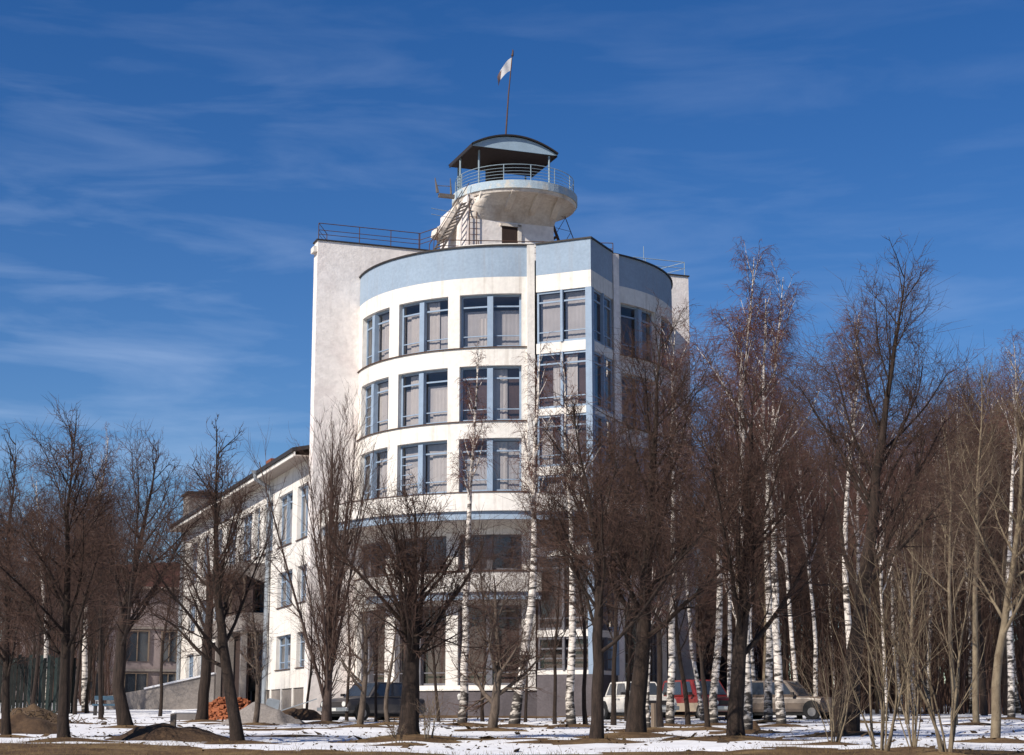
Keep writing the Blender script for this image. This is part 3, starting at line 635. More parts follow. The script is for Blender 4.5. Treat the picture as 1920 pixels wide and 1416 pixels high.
# ---------------------------------------------------------------- trees
def unit(a): return a / np.maximum(np.linalg.norm(a, axis=-1, keepdims=True), 1e-9)
def children(P, Rr, k, t0, t1, ang, angv, length, lenv, npts, up, wander, rr, rg, shape=None, rmin=.004, pw=1.0, out=0.0, prune=True):
    """k branches on each parent polyline; everything at once"""
    Nn, n, _ = P.shape; t = t0 + (t1 - t0) * (np.arange(k)[None, :] + rg.random((Nn, k))) / k; t = t.reshape(-1)
    par = np.repeat(np.arange(Nn), k); f = t * (n - 1); i = np.minimum(f.astype(int), n - 2); a = (f - i)[:, None]
    s = P[par, i] * (1 - a) + P[par, i + 1] * a; pd = unit(P[par, i + 1] - P[par, i]); pr = Rr[par, i] * (1 - a[:, 0]) + Rr[par, i + 1] * a[:, 0]
    rv = unit(rg.normal(size=(len(par), 3))); side = unit(np.cross(pd, rv))
    prune = prune and Nn > 6
    if out: side = unit(side * np.array([1, 1, .5]))
    an = np.radians(ang + angv * rg.normal(size=len(par)))[:, None]; d = unit(pd * np.cos(an) + side * np.sin(an))
    plen = np.linalg.norm(np.diff(P, axis=1), axis=2).sum(1)[par]
    Ln = (length * (plen if length < 0 else 1)); Ln = (-length * plen) if length < 0 else np.full(len(par), length)
    if shape is not None: Ln = Ln * shape(t)
    Ln = Ln * (1 + lenv * (rg.random(len(par)) * 2 - 1)); step = (Ln / (npts - 1))[:, None]
    if prune:
        q = plen / (np.median(plen) * 1.15); kp = rg.random(len(par)) < np.clip(q, .15, 1); s, d, Ln, pr = s[kp], d[kp], Ln[kp], pr[kp]; par = par[kp]; step = (Ln / (npts - 1))[:, None]
    out_ = np.zeros((len(par), npts, 3)); out_[:, 0] = s
    for j in range(1, npts):
        d = unit(d + np.array([0, 0, up]) / (npts - 1) + wander * rg.normal(size=d.shape)); out_[:, j] = out_[:, j - 1] + d * step
    r0 = np.maximum(pr * rr, rmin); tt = np.linspace(0, 1, npts)[None, :] ** pw
    return out_, r0[:, None] * (1 - .72 * tt)
def tubes(P, Rr, S):
    Nn, n, _ = P.shape; d = np.zeros_like(P); d[:, 1:-1] = P[:, 2:] - P[:, :-2]; d[:, 0] = P[:, 1] - P[:, 0]; d[:, -1] = P[:, -1] - P[:, -2]; d = unit(d)
    ref = np.where(np.abs(d[:, :1, 2:3]) < .8, np.array([[[0, 0, 1.]]]), np.array([[[1., 0, 0]]])); ref = np.broadcast_to(ref, d.shape)
    a = unit(np.cross(d, ref)); b = np.cross(d, a); th = 2 * math.pi * np.arange(S) / S
    V = P[:, :, None] + Rr[:, :, None, None] * (a[:, :, None] * np.cos(th)[None, None, :, None] + b[:, :, None] * np.sin(th)[None, None, :, None])
    base = (np.arange(Nn)[:, None, None] * n + np.arange(n - 1)[None, :, None]) * S; j = np.arange(S)[None, None, :]; j2 = (j + 1) % S
    Fc = np.stack([base + j, base + j2, base + S + j2, base + S + j], -1).reshape(-1, 4)
    return V.reshape(-1, 3), Fc
def join(parts):
    Vs, Fs, o = [], [], 0
    for (P, Rr, S) in parts:
        V, Fc = tubes(P, Rr, S); Vs.append(V); Fs.append(Fc + o); o += len(V)
    return np.concatenate(Vs), np.concatenate(Fs)
def resample(pts, n):
    pts = np.array(pts, float); s = np.concatenate([[0], np.cumsum(np.linalg.norm(np.diff(pts, axis=0), axis=1))]); u = np.linspace(0, s[-1], n)
    # smooth through the points
    q = np.stack([np.interp(u, s, pts[:, k]) for k in range(3)], 1)
    for _ in range(2): q[1:-1] = (q[:-2] + 2 * q[1:-1] + q[2:]) / 4
    return q

def make_tree(kind, trunk, r0, hw, seed, dens=1.0, fork=None):
    """trunk: points relative to the base; hw: crown half width in metres. returns (wood, crown) arrays"""
    rg = np.random.default_rng(seed); T = resample(trunk, 14); H = T[-1, 2]
    wob = rg.normal(size=T.shape) * .012 * H; wob[0] = 0; wob[:, 2] = 0; T = T + np.cumsum(wob, 0) * .25
    tt = np.linspace(0, 1, 14); wood = []; crown = []
    K = lambda v: max(1, int(round(v * dens)))
    if kind == 'linden':
        la, ll = (50, 1.75) if hw > 1.35 * .1 * H * 2.2 else (40, 2.05)
        f0 = fork or .25; tr = r0 * np.where(tt < f0, 1 - .2 * tt / f0, .8 * (1 - (tt - f0) / (1 - f0)) ** 1.15 + .03); tr[0] *= 1.22
        wood.append((T[None], tr[None], 12))
        L1, R1 = children(T[None], tr[None], K(22), f0, .98, la, 10, hw * ll, .3, 9, .45, .07, .40, rg, shape=lambda t: 1.12 - .92 * np.clip((t - f0) / (1 - f0), 0, 1) ** 1.2, rmin=.018)
        wood.append((L1, R1, 7))
        L2, R2 = children(L1, R1, K(12), .10, 1., 40, 14, -.42, .45, 7, .25, .12, .42, rg, rmin=.008, shape=lambda t: 1.2 - .6 * t)
        wood.append((L2, R2, 5))
        L3, R3 = children(L2, R2, K(9), .08, 1., 42, 16, -.50, .45, 4, .15, .15, .5, rg, rmin=.0052)
        crown.append((L3, R3, 3))
        L4, R4 = children(L3, R3, 4, .1, 1., 40, 16, -.72, .4, 2, .1, .12, .7, rg, rmin=.0052)
        crown.append((L4, R4, 3))
    elif kind == 'birch':
        f0 = fork or .42; tr = r0 * (1 - .93 * tt ** 1.1); tr[0] *= 1.2
        wood.append((T[None], tr[None], 10))
        L1, R1 = children(T[None], tr[None], K(24), f0, .98, 30, 9, hw * 2.2, .35, 9, .48, .06, .50, rg, shape=lambda t: 1.05 - .75 * np.clip((t - f0) / (1 - f0), 0, 1), rmin=.012)
        wood.append((L1, R1, 6))
        L2, R2 = children(L1, R1, K(10), .12, 1., 36, 13, -.36, .4, 7, .0, .10, .42, rg, rmin=.007)
        crown.append((L2, R2, 4))
        L3, R3 = children(L2, R2, K(8), .1, 1., 36, 15, -.60, .4, 4, -.65, .13, .6, rg, rmin=.0055)
        crown.append((L3, R3, 3))
        L4, R4 = children(L3, R3, 3, .1, .95, 32, 14, -.68, .4, 2, -.7, .13, .7, rg, rmin=.0052)
        crown.append((L4, R4, 3))
    elif kind == 'poplar':
        tr = r0 * (1 - .93 * tt ** .55); wood.append((T[None], tr[None], 10))
        L1, R1 = children(T[None], tr[None], K(34), .02, .80, 15, 3, H * .60, .35, 9, .38, .028, .36, rg, shape=lambda t: 1.15 - .98 * t, rmin=.014)
        wood.append((L1, R1, 6))
        L2, R2 = children(L1, R1, K(20), .06, 1., 28, 9, -.17, .45, 5, .35, .07, .45, rg, rmin=.007)
        crown.append((L2, R2, 4))
        L3, R3 = children(L2, R2, K(7), .1, 1., 28, 9, -.5, .4, 4, .35, .07, .7, rg, rmin=.005)
        crown.append((L3, R3, 3))
    elif kind == 'apple':
        f0 = fork or .22; tr = r0 * (1 - .9 * tt); wood.append((T[None], tr[None], 9))
        L1, R1 = children(T[None], tr[None], K(13), f0, .95, 50, 13, hw * 1.6, .3, 8, .5, .17, .6, rg, shape=lambda t: 1.15 - .5 * t, rmin=.015)
        wood.append((L1, R1, 6))
        L2, R2 = children(L1, R1, K(10), .12, 1., 46, 15, -.48, .4, 6, .22, .17, .5, rg, rmin=.007)
        wood.append((L2, R2, 4))
        L3, R3 = children(L2, R2, K(8), .1, 1., 46, 16, -.5, .4, 4, .2, .17, .6, rg, rmin=.0055)
        crown.append((L3, R3, 3))
        L4, R4 = children(L3, R3, 3, .1, 1., 40, 16, -.55, .4, 2, .2, .16, .7, rg, rmin=.0042)
        crown.append((L4, R4, 3))
    elif kind == 'aspen':
        f0 = fork or .38; tr = r0 * (1 - .9 * tt); wood.append((T[None], tr[None], 10))
        L1, R1 = children(T[None], tr[None], K(18), f0, .97, 34, 9, hw * 1.9, .3, 9, .5, .07, .52, rg, shape=lambda t: 1.05 - .7 * np.clip((t - f0) / (1 - f0), 0, 1), rmin=.015)
        wood.append((L1, R1, 6))
        L2, R2 = children(L1, R1, K(11), .1, 1., 36, 13, -.40, .4, 6, .25, .10, .45, rg, rmin=.007)
        wood.append((L2, R2, 4))
        L3, R3 = children(L2, R2, K(8), .1, 1., 36, 15, -.5, .4, 4, .1, .12, .6, rg, rmin=.0055)
        crown.append((L3, R3, 3))
        L4, R4 = children(L3, R3, 3, .1, 1., 34, 14, -.6, .4, 2, .1, .12, .7, rg, rmin=.0045)
        crown.append((L4, R4, 3))
    elif kind == 'shrub':
        ns = K(7); base = np.zeros((ns, 9, 3)); ang = rg.random(ns) * 2 * math.pi; lean = .10 + .34 * rg.random(ns)
        hh = H * (.55 + .45 * rg.random(ns)); d = np.stack([np.cos(ang) * lean, np.sin(ang) * lean, np.ones(ns)], 1); d = unit(d); p = np.stack([np.cos(ang), np.sin(ang), 0 * ang], 1) * .12 * rg.random((ns, 1))
        for j in range(9):
            base[:, j] = p; p = p + d * (hh / 8)[:, None]; d = unit(d + rg.normal(size=d.shape) * .07 + np.array([0, 0, .02]))
        rr_ = r0 * (.45 + .55 * rg.random(ns))[:, None] * (1 - .88 * np.linspace(0, 1, 9)[None, :]); wood.append((base, rr_, 7))
        L1, R1 = children(base, rr_, K(6), .2, .95, 27, 9, H * .34, .4, 7, .25, .08, .45, rg, shape=lambda t: 1.2 - .7 * t, rmin=.0052)
        wood.append((L1, R1, 5))
        L2, R2 = children(L1, R1, K(5), .1, 1., 32, 12, -.5, .4, 5, .2, .1, .5, rg, rmin=.004)
        crown.append((L2, R2, 3))
        L3, R3 = children(L2, R2, 3, .1, 1., 32, 12, -.5, .4, 3, .2, .12, .7, rg, rmin=.003)
        crown.append((L3, R3, 3))
    return join(wood), join(crown)

BARK = {'linden': ('bark', 'twig'), 'birch': ('birch', 'twigbirch'), 'poplar': ('poplar', 'twig'), 'apple': ('applebark', 'twig'), 'aspen': ('tan', 'tantwig'), 'shrub': ('tan', 'tantwig')}
NAMES = {'linden': 'linden_tree', 'birch': 'birch_tree', 'poplar': 'poplar_tree', 'apple': 'fruit_tree', 'aspen': 'aspen_tree', 'shrub': 'bare_shrub'}
def tree_obj(kind, base, trunk_rel, r0, hw, seed, label, group=None, dens=1., fork=None, cat=None):
    (V, Fc), (V2, F2) = make_tree(kind, trunk_rel, r0, hw, seed, dens, fork)
    e = empty(NAMES[kind], base); tag(e, label, cat or ('shrub' if kind == 'shrub' else 'tree'), group)
    bm_, cm_ = BARK[kind]
    link_mesh('trunk' if kind != 'shrub' else 'stems', np_mesh('trunk', V, Fc), M[bm_], e)
    link_mesh('crown', np_mesh('crown', V2, F2), M[cm_], e)
    return e
def hero(kind, ctrl, Y, w_px, hw_px, seed, label, dens=1., fork_y=None, group=None, melt=.8):
    """ctrl: trunk points seen in the picture, at distance Y; widths in picture pixels"""
    pts = [at(x, y, Y) for (x, y) in ctrl]; b = pts[0].copy(); b[2] = float(zg(b[0], b[1])) - .05
    sc = Y / F_PX; rel = [(p[0] - b[0], 0.0, p[2] - b[2]) for p in pts]; rel[0] = (0, 0, 0); fork = None
    if fork_y:
        zf = at(0, fork_y, Y)[2] - b[2]; L = np.concatenate([[0], np.cumsum(np.linalg.norm(np.diff(np.array(rel), axis=0), axis=1))]); fork = float(np.interp(zf, [r[2] for r in rel], L / L[-1]))
    TREE_BASES.append((b[0], b[1], melt))
    return tree_obj(kind, tuple(b), rel, w_px * sc / 2, hw_px * sc, seed, label, group, dens, fork)

hero('linden', [(12, 1392), (14, 1200), (25, 1000), (35, 815)], 42, 18, 70, 1, 'dark slim tree cut by the left edge of the picture', .9, 1290)
hero('linden', [(120, 1394), (125, 1280), (131, 1150), (132, 1000), (150, 790)], 38, 23, 98, 2, 'dark straight tree nearest the left edge with a wide spreading crown', 1., 1260)
hero('linden', [(237, 1365), (222, 1290), (226, 1190), (248, 1060), (275, 950), (300, 835)], 52, 26, 92, 3, 'dark tree with bent trunk rising right, left of the side wing', 1., 1230)
hero('linden', [(447, 1396), (432, 1290), (412, 1190), (400, 1090), (402, 960), (400, 812)], 38, 25, 88, 4, 'dark tree leaning left in front of the side wing and brick heap', .95, 1260)
hero('linden', [(378, 1348), (386, 1240), (396, 1130), (392, 1000)], 62, 22, 45, 5, 'dark trunk standing just behind the orange brick heap', .7, 1190)
hero('linden', [(766, 1388), (768, 1300), (772, 1200), (778, 1080), (782, 960)], 40, 40, 104, 6, 'stout dark tree with thick forked limbs before the rounded front', .95, 1280, melt=1.1)
hero('apple', [(674, 1370), (682, 1310), (690, 1220), (685, 1120)], 52, 14, 48, 7, 'small crooked tree beside the parked dark car', .9, 1310)
hero('apple', [(728, 1362), (722, 1310), (735, 1240), (745, 1150)], 56, 10, 35, 8, 'thin crooked sapling just left behind the stout forked tree', .7, 1300)
hero('apple', [(478, 1358), (484, 1310), (482, 1220), (470, 1110)], 58, 12, 42, 9, 'small spreading tree beside the grey gravel heap', .9, 1300)
hero('poplar', [(612, 1358), (614, 1250), (622, 1000), (628, 790)], 60, 22, 40, 10, 'narrow upright many stemmed poplar against the white corner wall', 1.15)
hero('apple', [(922, 1374), (930, 1320), (938, 1230), (930, 1080)], 50, 20, 66, 11, 'bushy fruit tree with twin stems between two birches', 1.1, 1330)
hero('linden', [(1118, 1396), (1120, 1300), (1122, 1150), (1118, 1000), (1090, 860), (1075, 760)], 38, 25, 112, 12, 'dark straight trunk in front of the prow, left of the white car', .95, 1230)
hero('linden', [(1192, 1388), (1194, 1290), (1202, 1180), (1212, 1000), (1215, 800), (1225, 600)], 42, 36, 128, 13, 'tall thick dark tree hiding the middle of the white car', 1.15, 1250, melt=1.2)
hero('linden', [(1380, 1388), (1388, 1290), (1402, 1160), (1410, 1050), (1418, 900), (1425, 720)], 40, 32, 125, 14, 'thick dark tree between white birches, right of the red car', 1.05, 1240, melt=1.2)
hero('linden', [(1592, 1388), (1600, 1280), (1625, 1050), (1645, 850), (1670, 680), (1690, 490)], 44, 34, 150, 15, 'tallest dark spreading tree, standing alone at right against the sky', 1.1, 1150, melt=1.)
hero('linden', [(1327, 1372), (1322, 1310), (1316, 1240), (1305, 1150)], 50, 11, 28, 16, 'thin brown sapling in front of the red car', .6, 1280)
# birches
hero('birch', [(866, 1362), (868, 1250), (876, 1050), (882, 900), (886, 760), (890, 640)], 56, 17, 38, 21, 'slim white birch in front of the third window bay', .75, 960)
hero('birch', [(963, 1366), (984, 1240), (1000, 1050), (1007, 940), (1003, 800), (1010, 640)], 55, 20, 45, 22, 'white birch with curved leaning trunk left of the prow', .8, 1010)
hero('birch', [(1072, 1367), (1075, 1200), (1076, 1000), (1070, 820), (1062, 660)], 55, 17, 45, 23, 'straight bright white birch before the prow windows', .8, 960)
hero('birch', [(1256, 1362), (1260, 1200), (1263, 1050), (1260, 830), (1262, 600)], 57, 15, 55, 24, 'white birch between the white car and the red car', .85, 900)
hero('birch', [(1338, 1358), (1348, 1220), (1342, 1080), (1345, 900), (1352, 690)], 58, 16, 50, 25, 'white birch with kinked trunk right behind the red car', .8, 1060)
hero('birch', [(1402, 1376), (1398, 1250), (1384, 1000), (1384, 850), (1392, 690), (1402, 480)], 48, 16, 66, 26, 'tall birch with many white upper limbs, highest of the birch group', 1.05, 860)
hero('birch', [(1440, 1350), (1452, 1130), (1454, 950), (1466, 760), (1478, 520)], 62, 15, 60, 27, 'white birch, left one of the crossing pair by the beige car', .95, 900)
hero('birch', [(1466, 1370), (1456, 1180), (1452, 1000), (1430, 800), (1440, 560)], 54, 17, 52, 28, 'white birch with black foot, right one of the crossing pair', .9, 900)
hero('birch', [(1602, 1344), (1592, 1200), (1588, 1000), (1594, 880), (1606, 720), (1610, 590)], 60, 15, 58, 29, 'single white birch left of the tallest dark tree', .95, 860)
hero('birch', [(1216, 1374), (1214, 1300), (1218, 1200), (1226, 1050)], 50, 9, 22, 30, 'short thin birch touching the thick trunk before the white car', .5, 1200)
hero('birch', [(160, 1342), (158, 1200), (178, 1020), (198, 900), (212, 820)], 82, 12, 42, 31, 'slender white birch behind the left trees, tallest there', .8, 1040)
hero('birch', [(88, 1344), (84, 1200), (76, 1060), (62, 900)], 80, 11, 38, 32, 'thin white birch standing by the dark board fence', .8, 1100)
hero('birch', [(1740, 1340), (1742, 1100), (1746, 900), (1752, 780)], 78, 10, 38, 33, 'thin pale birch deep in the wood right of the tallest tree', .8, 1000)
hero('birch', [(1896, 1345), (1892, 1100), (1900, 850), (1905, 650)], 66, 13, 52, 34, 'pale birch near the right edge rising above the wood', .9, 900)
hero('aspen', [(1866, 1402), (1870, 1240), (1893, 1080), (1912, 930), (1925, 700)], 38, 19, 95, 35, 'olive barked tree at the right edge with forking pale limbs', 1.0, 1210)
hero('aspen', [(1830, 1352), (1828, 1150), (1836, 950), (1845, 700)], 58, 13, 60, 36, 'pale slim tree just left of the olive barked tree', .9, 1000)
for (x, y, Y, top, w, s, lab) in [(1652, 1418, 31, 1010, 8, 41, 'pale many stemmed shrub in the right foreground, left of the others'),
                                  (1712, 1414, 33, 1060, 6, 42, 'pale thin stemmed shrub between the two bigger right foreground shrubs'),
                                  (1775, 1420, 31, 960, 9, 43, 'tallest pale shrub fanning up at the lower right'),
                                  (1560, 1400, 36, 1190, 5, 44, 'low brown brushy shrub at the foot of the tallest dark tree')]:
    hero('shrub', [(x, y), (x, (y + top) / 2), (x, top)], Y, w, 60, s, lab, 1.0, melt=.6)
hero('shrub', [(800, 1380), (800, 1340), (800, 1290)], 39, 3, 20, 45, 'tiny brushy shrub beside the foot of the stout forked tree', .8, melt=.5)
hero('shrub', [(748, 1392), (748, 1370), (748, 1350)], 38, 3, 20, 46, 'twiggy suckers at the left foot of the stout forked tree', .8, melt=.5)

# trees of the wood behind: six kinds of their own shape, then copies
def envelope(px):
    return float(np.interp(px, [-100, 0, 60, 130, 210, 290, 335, 1270, 1310, 1370, 1420, 1500, 1540, 1600, 1700, 1800, 1860, 2000], [870, 870, 900, 880, 890, 920, 1010, 1060, 1040, 900, 700, 740, 840, 800, 800, 740, 690, 680]))
protos = []
for (kind, seed) in (('linden', 61), ('linden', 62), ('birch', 63), ('birch', 64), ('aspen', 65), ('linden', 66)):
    h = 15.0; protos.append((kind, [(0, 0, 0), (.2, .1, h * .4), (-.1, .2, h * .75), (.1, 0, h)], seed))
rg = random.Random(77); PR = []
spots = []
for i in range(120):
    left = i % 6 == 5
    px = rg.uniform(-60, 205) if left else rg.uniform(1345, 1985)
    Y = rg.uniform(74, 122) if left else rg.uniform(70, 125)
    spots.append((px, Y, left))
for i, (px, Y, left) in enumerate(spots):
    b = at(px, 1340, Y); b[2] = float(zg(b[0], b[1])) - .1
    ht = (at(px, envelope(px) + rg.uniform(0, 150), Y)[2] - b[2]); sc = max(.35, ht / 15.0)
    kk = i % len(protos)
    kind = protos[kk][0]
    lab = {'linden': 'dark bare tree in the dense wood', 'birch': 'pale trunked birch in the dense wood', 'aspen': 'tan barked bare tree in the dense wood'}[kind] + (' behind the left trees' if left else ' behind the cars at right')
    grp = 'trees of the wood at left' if left else 'trees of the wood at right'
    if kk >= len(PR):
        e = tree_obj(kind, tuple(b), protos[kk][1], .15 if kind != 'birch' else .12, 2.6 if kind == 'linden' else 2.0, protos[kk][2], lab, grp, .85); PR.append(e)
    else:
        src = PR[kk]; e = src.copy(); COL.objects.link(e); e.location = tuple(b)
        for c in list(src.children):
            d = c.copy(); COL.objects.link(d); d.parent = e
        tag(e, lab, 'tree', grp)
    e.scale = (sc * rg.uniform(.85, 1.1), sc * rg.uniform(.85, 1.1), sc); e.rotation_euler = (0, 0, rg.uniform(0, 6.28))

young = [(575, 66, 1060, 0), (650, 64, 1010, 5), (705, 62, 1050, 1), (822, 60, 1010, 5), (905, 61, 980, 0), (985, 60, 1020, 1), (1040, 58, 960, 5), (1098, 57, 900, 0), (1150, 56, 840, 1), (1238, 54, 760, 5), (1290, 58, 860, 0), (1175, 62, 900, 5),
         (1318, 64, 780, 2), (1364, 66, 720, 3), (1418, 68, 640, 2), (1500, 66, 700, 3), (1532, 68, 760, 2), (1660, 62, 820, 3), (1700, 58, 880, 4), (1790, 56, 800, 4), (1590, 70, 700, 2), (300, 72, 980, 0), (190, 66, 900, 1), (60, 66, 900, 5)]
for (px, Y, top, kk) in young:
    b = at(px, 1340, Y); b[2] = float(zg(b[0], b[1])) - .1; sc = (at(px, top, Y)[2] - b[2]) / 15.0; src = PR[kk]; e = src.copy(); COL.objects.link(e); e.location = tuple(b)
    for c in list(src.children):
        d = c.copy(); COL.objects.link(d); d.parent = e
    kind = protos[kk][0]
    if px < 330: tag(e, 'slender bare tree in front of the low rear house at left', 'tree', 'slender trees at left')
    elif px < 1310: tag(e, 'slender dark bare tree close before the rounded front', 'tree', 'slender trees before the rounded front')
    else: tag(e, {'birch': 'slender pale birch standing just behind the parked cars', 'aspen': 'slender tan tree at the near edge of the right wood'}[kind], 'tree', 'slender pale trees by the cars')
    e.scale = (sc * .95, sc * .95, sc); e.rotation_euler = (rg.uniform(-.04, .04), rg.uniform(-.06, .06), rg.uniform(0, 6.28))

# far brushwood mass, nobody could count it
def brush(name, spans, n, seed, label, hmax):
    rr_ = np.random.default_rng(seed); k = rr_.integers(0, len(spans), n); sp = np.array(spans)[k]
    px = sp[:, 0] + (sp[:, 1] - sp[:, 0]) * rr_.random(n); Y = sp[:, 2] + (sp[:, 3] - sp[:, 2]) * rr_.random(n)
    X = (px - 960) / F_PX * Y; b = np.stack([X, Y, zg(X, Y)], 1); h = hmax * (.35 + .65 * rr_.random(n)); d = unit(np.stack([rr_.normal(0, .12, n), rr_.normal(0, .12, n), np.ones(n)], 1))
    P = np.zeros((n, 5, 3)); p = b
    for j in range(5): P[:, j] = p; p = p + d * (h / 4)[:, None]; d = unit(d + rr_.normal(0, .07, d.shape))
    Rr = (.022 + .03 * rr_.random(n))[:, None] * (1 - .85 * np.linspace(0, 1, 5)[None]); L1, R1 = children(P, Rr, 7, .15, .95, 35, 12, -.32, .4, 4, .3, .1, .5, rr_, rmin=.012)
    L2, R2 = children(L1, R1, 3, .1, 1., 35, 12, -.55, .4, 2, .2, .1, .6, rr_, rmin=.009)
    V, Fc = join([(P, Rr, 4), (L1, R1, 3), (L2, R2, 3)])
    tag(link_mesh(name, np_mesh(name, V, Fc), M['twig']), label, 'undergrowth', kind='stuff')
brush('undergrowth', [(1340, 2060, 78, 150), (1290, 1420, 96, 150), (1420, 2060, 74, 110)], 2100, 9, 'dense dark bare undergrowth filling the wood behind the cars', 9.5)
brush('undergrowth', [(-120, 225, 92, 150)], 550, 10, 'dark bare undergrowth filling the wood at the far left', 8.0)

build_ground(); build_snow()

# dry grass
rr_ = np.random.default_rng(3); n = 9000
Xg = rr_.uniform(-13, 13, n); Yg = 29 + 12 * rr_.random(n) ** 1.5; kk = (snow_z(Xg, Yg) < zg(Xg, Yg) + .02); Xg, Yg = Xg[kk], Yg[kk]; n = len(Xg)
P = np.zeros((n, 3, 3)); p = np.stack([Xg, Yg, zg(Xg, Yg) - .01], 1); d = unit(np.stack([rr_.normal(0, .5, n), rr_.normal(0, .5, n), np.ones(n)], 1)); hh = rr_.uniform(.03, .13, n) * np.where(rr_.random(n) < .01, 3.0, 1)
for j in range(3): P[:, j] = p; p = p + d * (hh / 2)[:, None]; d = unit(d + rr_.normal(0, .25, d.shape))
V, Fc = join([(P, np.full((n, 3), .0035) * np.array([1, .8, .3]), 3)])
tag(link_mesh('dry_grass', np_mesh('dry_grass', V, Fc), M['grass']), 'matted dead brown grass along the bottom of the picture', 'grass', kind='stuff')

n = 3600; Xg = rr_.uniform(-22, 24, n); Yg = rr_.uniform(33, 68, n); Z_ = np.maximum(snow_z(Xg, Yg), zg(Xg, Yg)) + .012; a_ = rr_.uniform(0, 6.28, n); l_ = rr_.uniform(.02, .07, n) * np.where(rr_.random(n) < .06, 3.5, 1)
c_ = np.stack([Xg, Yg, Z_], 1); dx = np.stack([np.cos(a_) * l_, np.sin(a_) * l_, rr_.uniform(0, .6, n) * l_], 1); dy = np.stack([-np.sin(a_) * l_ * .35, np.cos(a_) * l_ * .35, rr_.uniform(0, .5, n) * l_], 1)
V = np.stack([c_ - dx, c_ - dy, c_ + dx, c_ + dy], 1).reshape(-1, 3); Fc = np.arange(4 * n).reshape(-1, 4)
tag(link_mesh('leaf_litter', np_mesh('leaf_litter', V, Fc), M['debris']), 'fallen leaves and broken twigs strewn over the snow', 'litter', kind='stuff')

# ---------------------------------------------------------------- heaps
def heap(name, label, cat, px, Y, rx, ry, h, m, seed, pw=1.6, rough=.12, sink=.05):
    b = at(px, 1350, Y); z = float(zg(b[0], b[1])); n, k = 40, 14; V = []
    for j in range(k + 1):
        for i in range(n):
            t = 2 * math.pi * i / n; r = j / k; q = 1 + .18 * float(vnoise(math.cos(t) * 2 + seed, math.sin(t) * 2, seed))
            x, y = rx * r * q * math.cos(t), ry * r * q * math.sin(t); hz = h * (1 - r) ** 1.0 * (1 - .35 * (1 - r) ** 2) * 1.3 if pw < 1.7 else h * (math.cos(r * math.pi) + 1) / 2
            zc_ = float(zg(b[0] + x, b[1] + y)) - z
            V.append((x, y, hz + zc_ - sink * r * 2 + rough * h * float(vnoise(x * 3.1, y * 3.1, seed)) * (1 - r * .6)))
    Fc = [(j * n + i, j * n + (i + 1) % n, (j + 1) * n + (i + 1) % n, (j + 1) * n + i) for j in range(k) for i in range(n)]
    me = bpy.data.meshes.new(name); me.from_pydata(V, [], Fc); me.polygons.foreach_set('use_smooth', [True] * len(Fc))
    o = link_mesh(name, me, M[m]); o.location = (b[0], b[1], z); tag(o, label, cat); return o
heap('earth_mound', 'low dark earth mound on the snow in the left foreground', 'mound', 312, 40, 2.1, 1.7, .42, 'earth', 3, 2., .2)
heap('earth_mound', 'flat dark earth patch at the far left edge of the snow', 'mound', 40, 46, 1.9, 1.8, .45, 'earth', 4, 2., .4)
heap('gravel_heap', 'grey gravel heap right of the orange brick rubble', 'heap', 492, 60, 1.9, 1.6, .72, 'gravel', 5, 2., .2)
heap('earth_mound', 'brown earth bank between gravel heap and building corner', 'mound', 560, 66, 1.9, 1.4, .55, 'earth', 6, 2., .2)
dh = heap('debris_heap', 'tangled heap of dead brush beside the board fence at left', 'heap', 62, 58, 2.1, 1.2, .48, 'debris', 7, 2., .6)
P = np.zeros((260, 4, 3)); r9 = np.random.default_rng(8)
p = np.stack([r9.normal(0, .9, 260), r9.normal(0, .6, 260), r9.uniform(0, .55, 260)], 1); p[:, 2] *= np.exp(-(p[:, 0] ** 2 + p[:, 1] ** 2)); d = unit(r9.normal(size=(260, 3)) * [1, 1, .35])
for j in range(4): P[:, j] = p; p = p + d * .16; d = unit(d + r9.normal(0, .3, d.shape))
V, Fc = join([(P, np.full((260, 4), .014), 3)]); tag(link_mesh('twigs', np_mesh('twigs', V, Fc), M['tantwig'], dh), kind='stuff')
bh = heap('brick_heap', 'heap of bright orange broken brick in front of the side wing', 'heap', 430, 66, 1.5, 1.2, .95, 'orange', 9, 1.6, .15)
mb = MB(); r8 = random.Random(2)
for i in range(420):
    t = r8.uniform(0, 6.28); r = r8.random() ** .6; x, y = 1.5 * r * math.cos(t), 1.2 * r * math.sin(t); z = .95 * (1 - r) * 1.3 * (1 - .35 * (1 - r) ** 2) + r8.uniform(-.02, .09)
    a = Vector((r8.uniform(-1, 1), r8.uniform(-1, 1), r8.uniform(-.5, .5))).normalized() * r8.uniform(.06, .13)
    mb.bar(Vector((x, y, z)) - a, Vector((x, y, z)) + a, .11, .07)
tag(mb.build('broken_bricks', M['orange'], bh), kind='stuff')

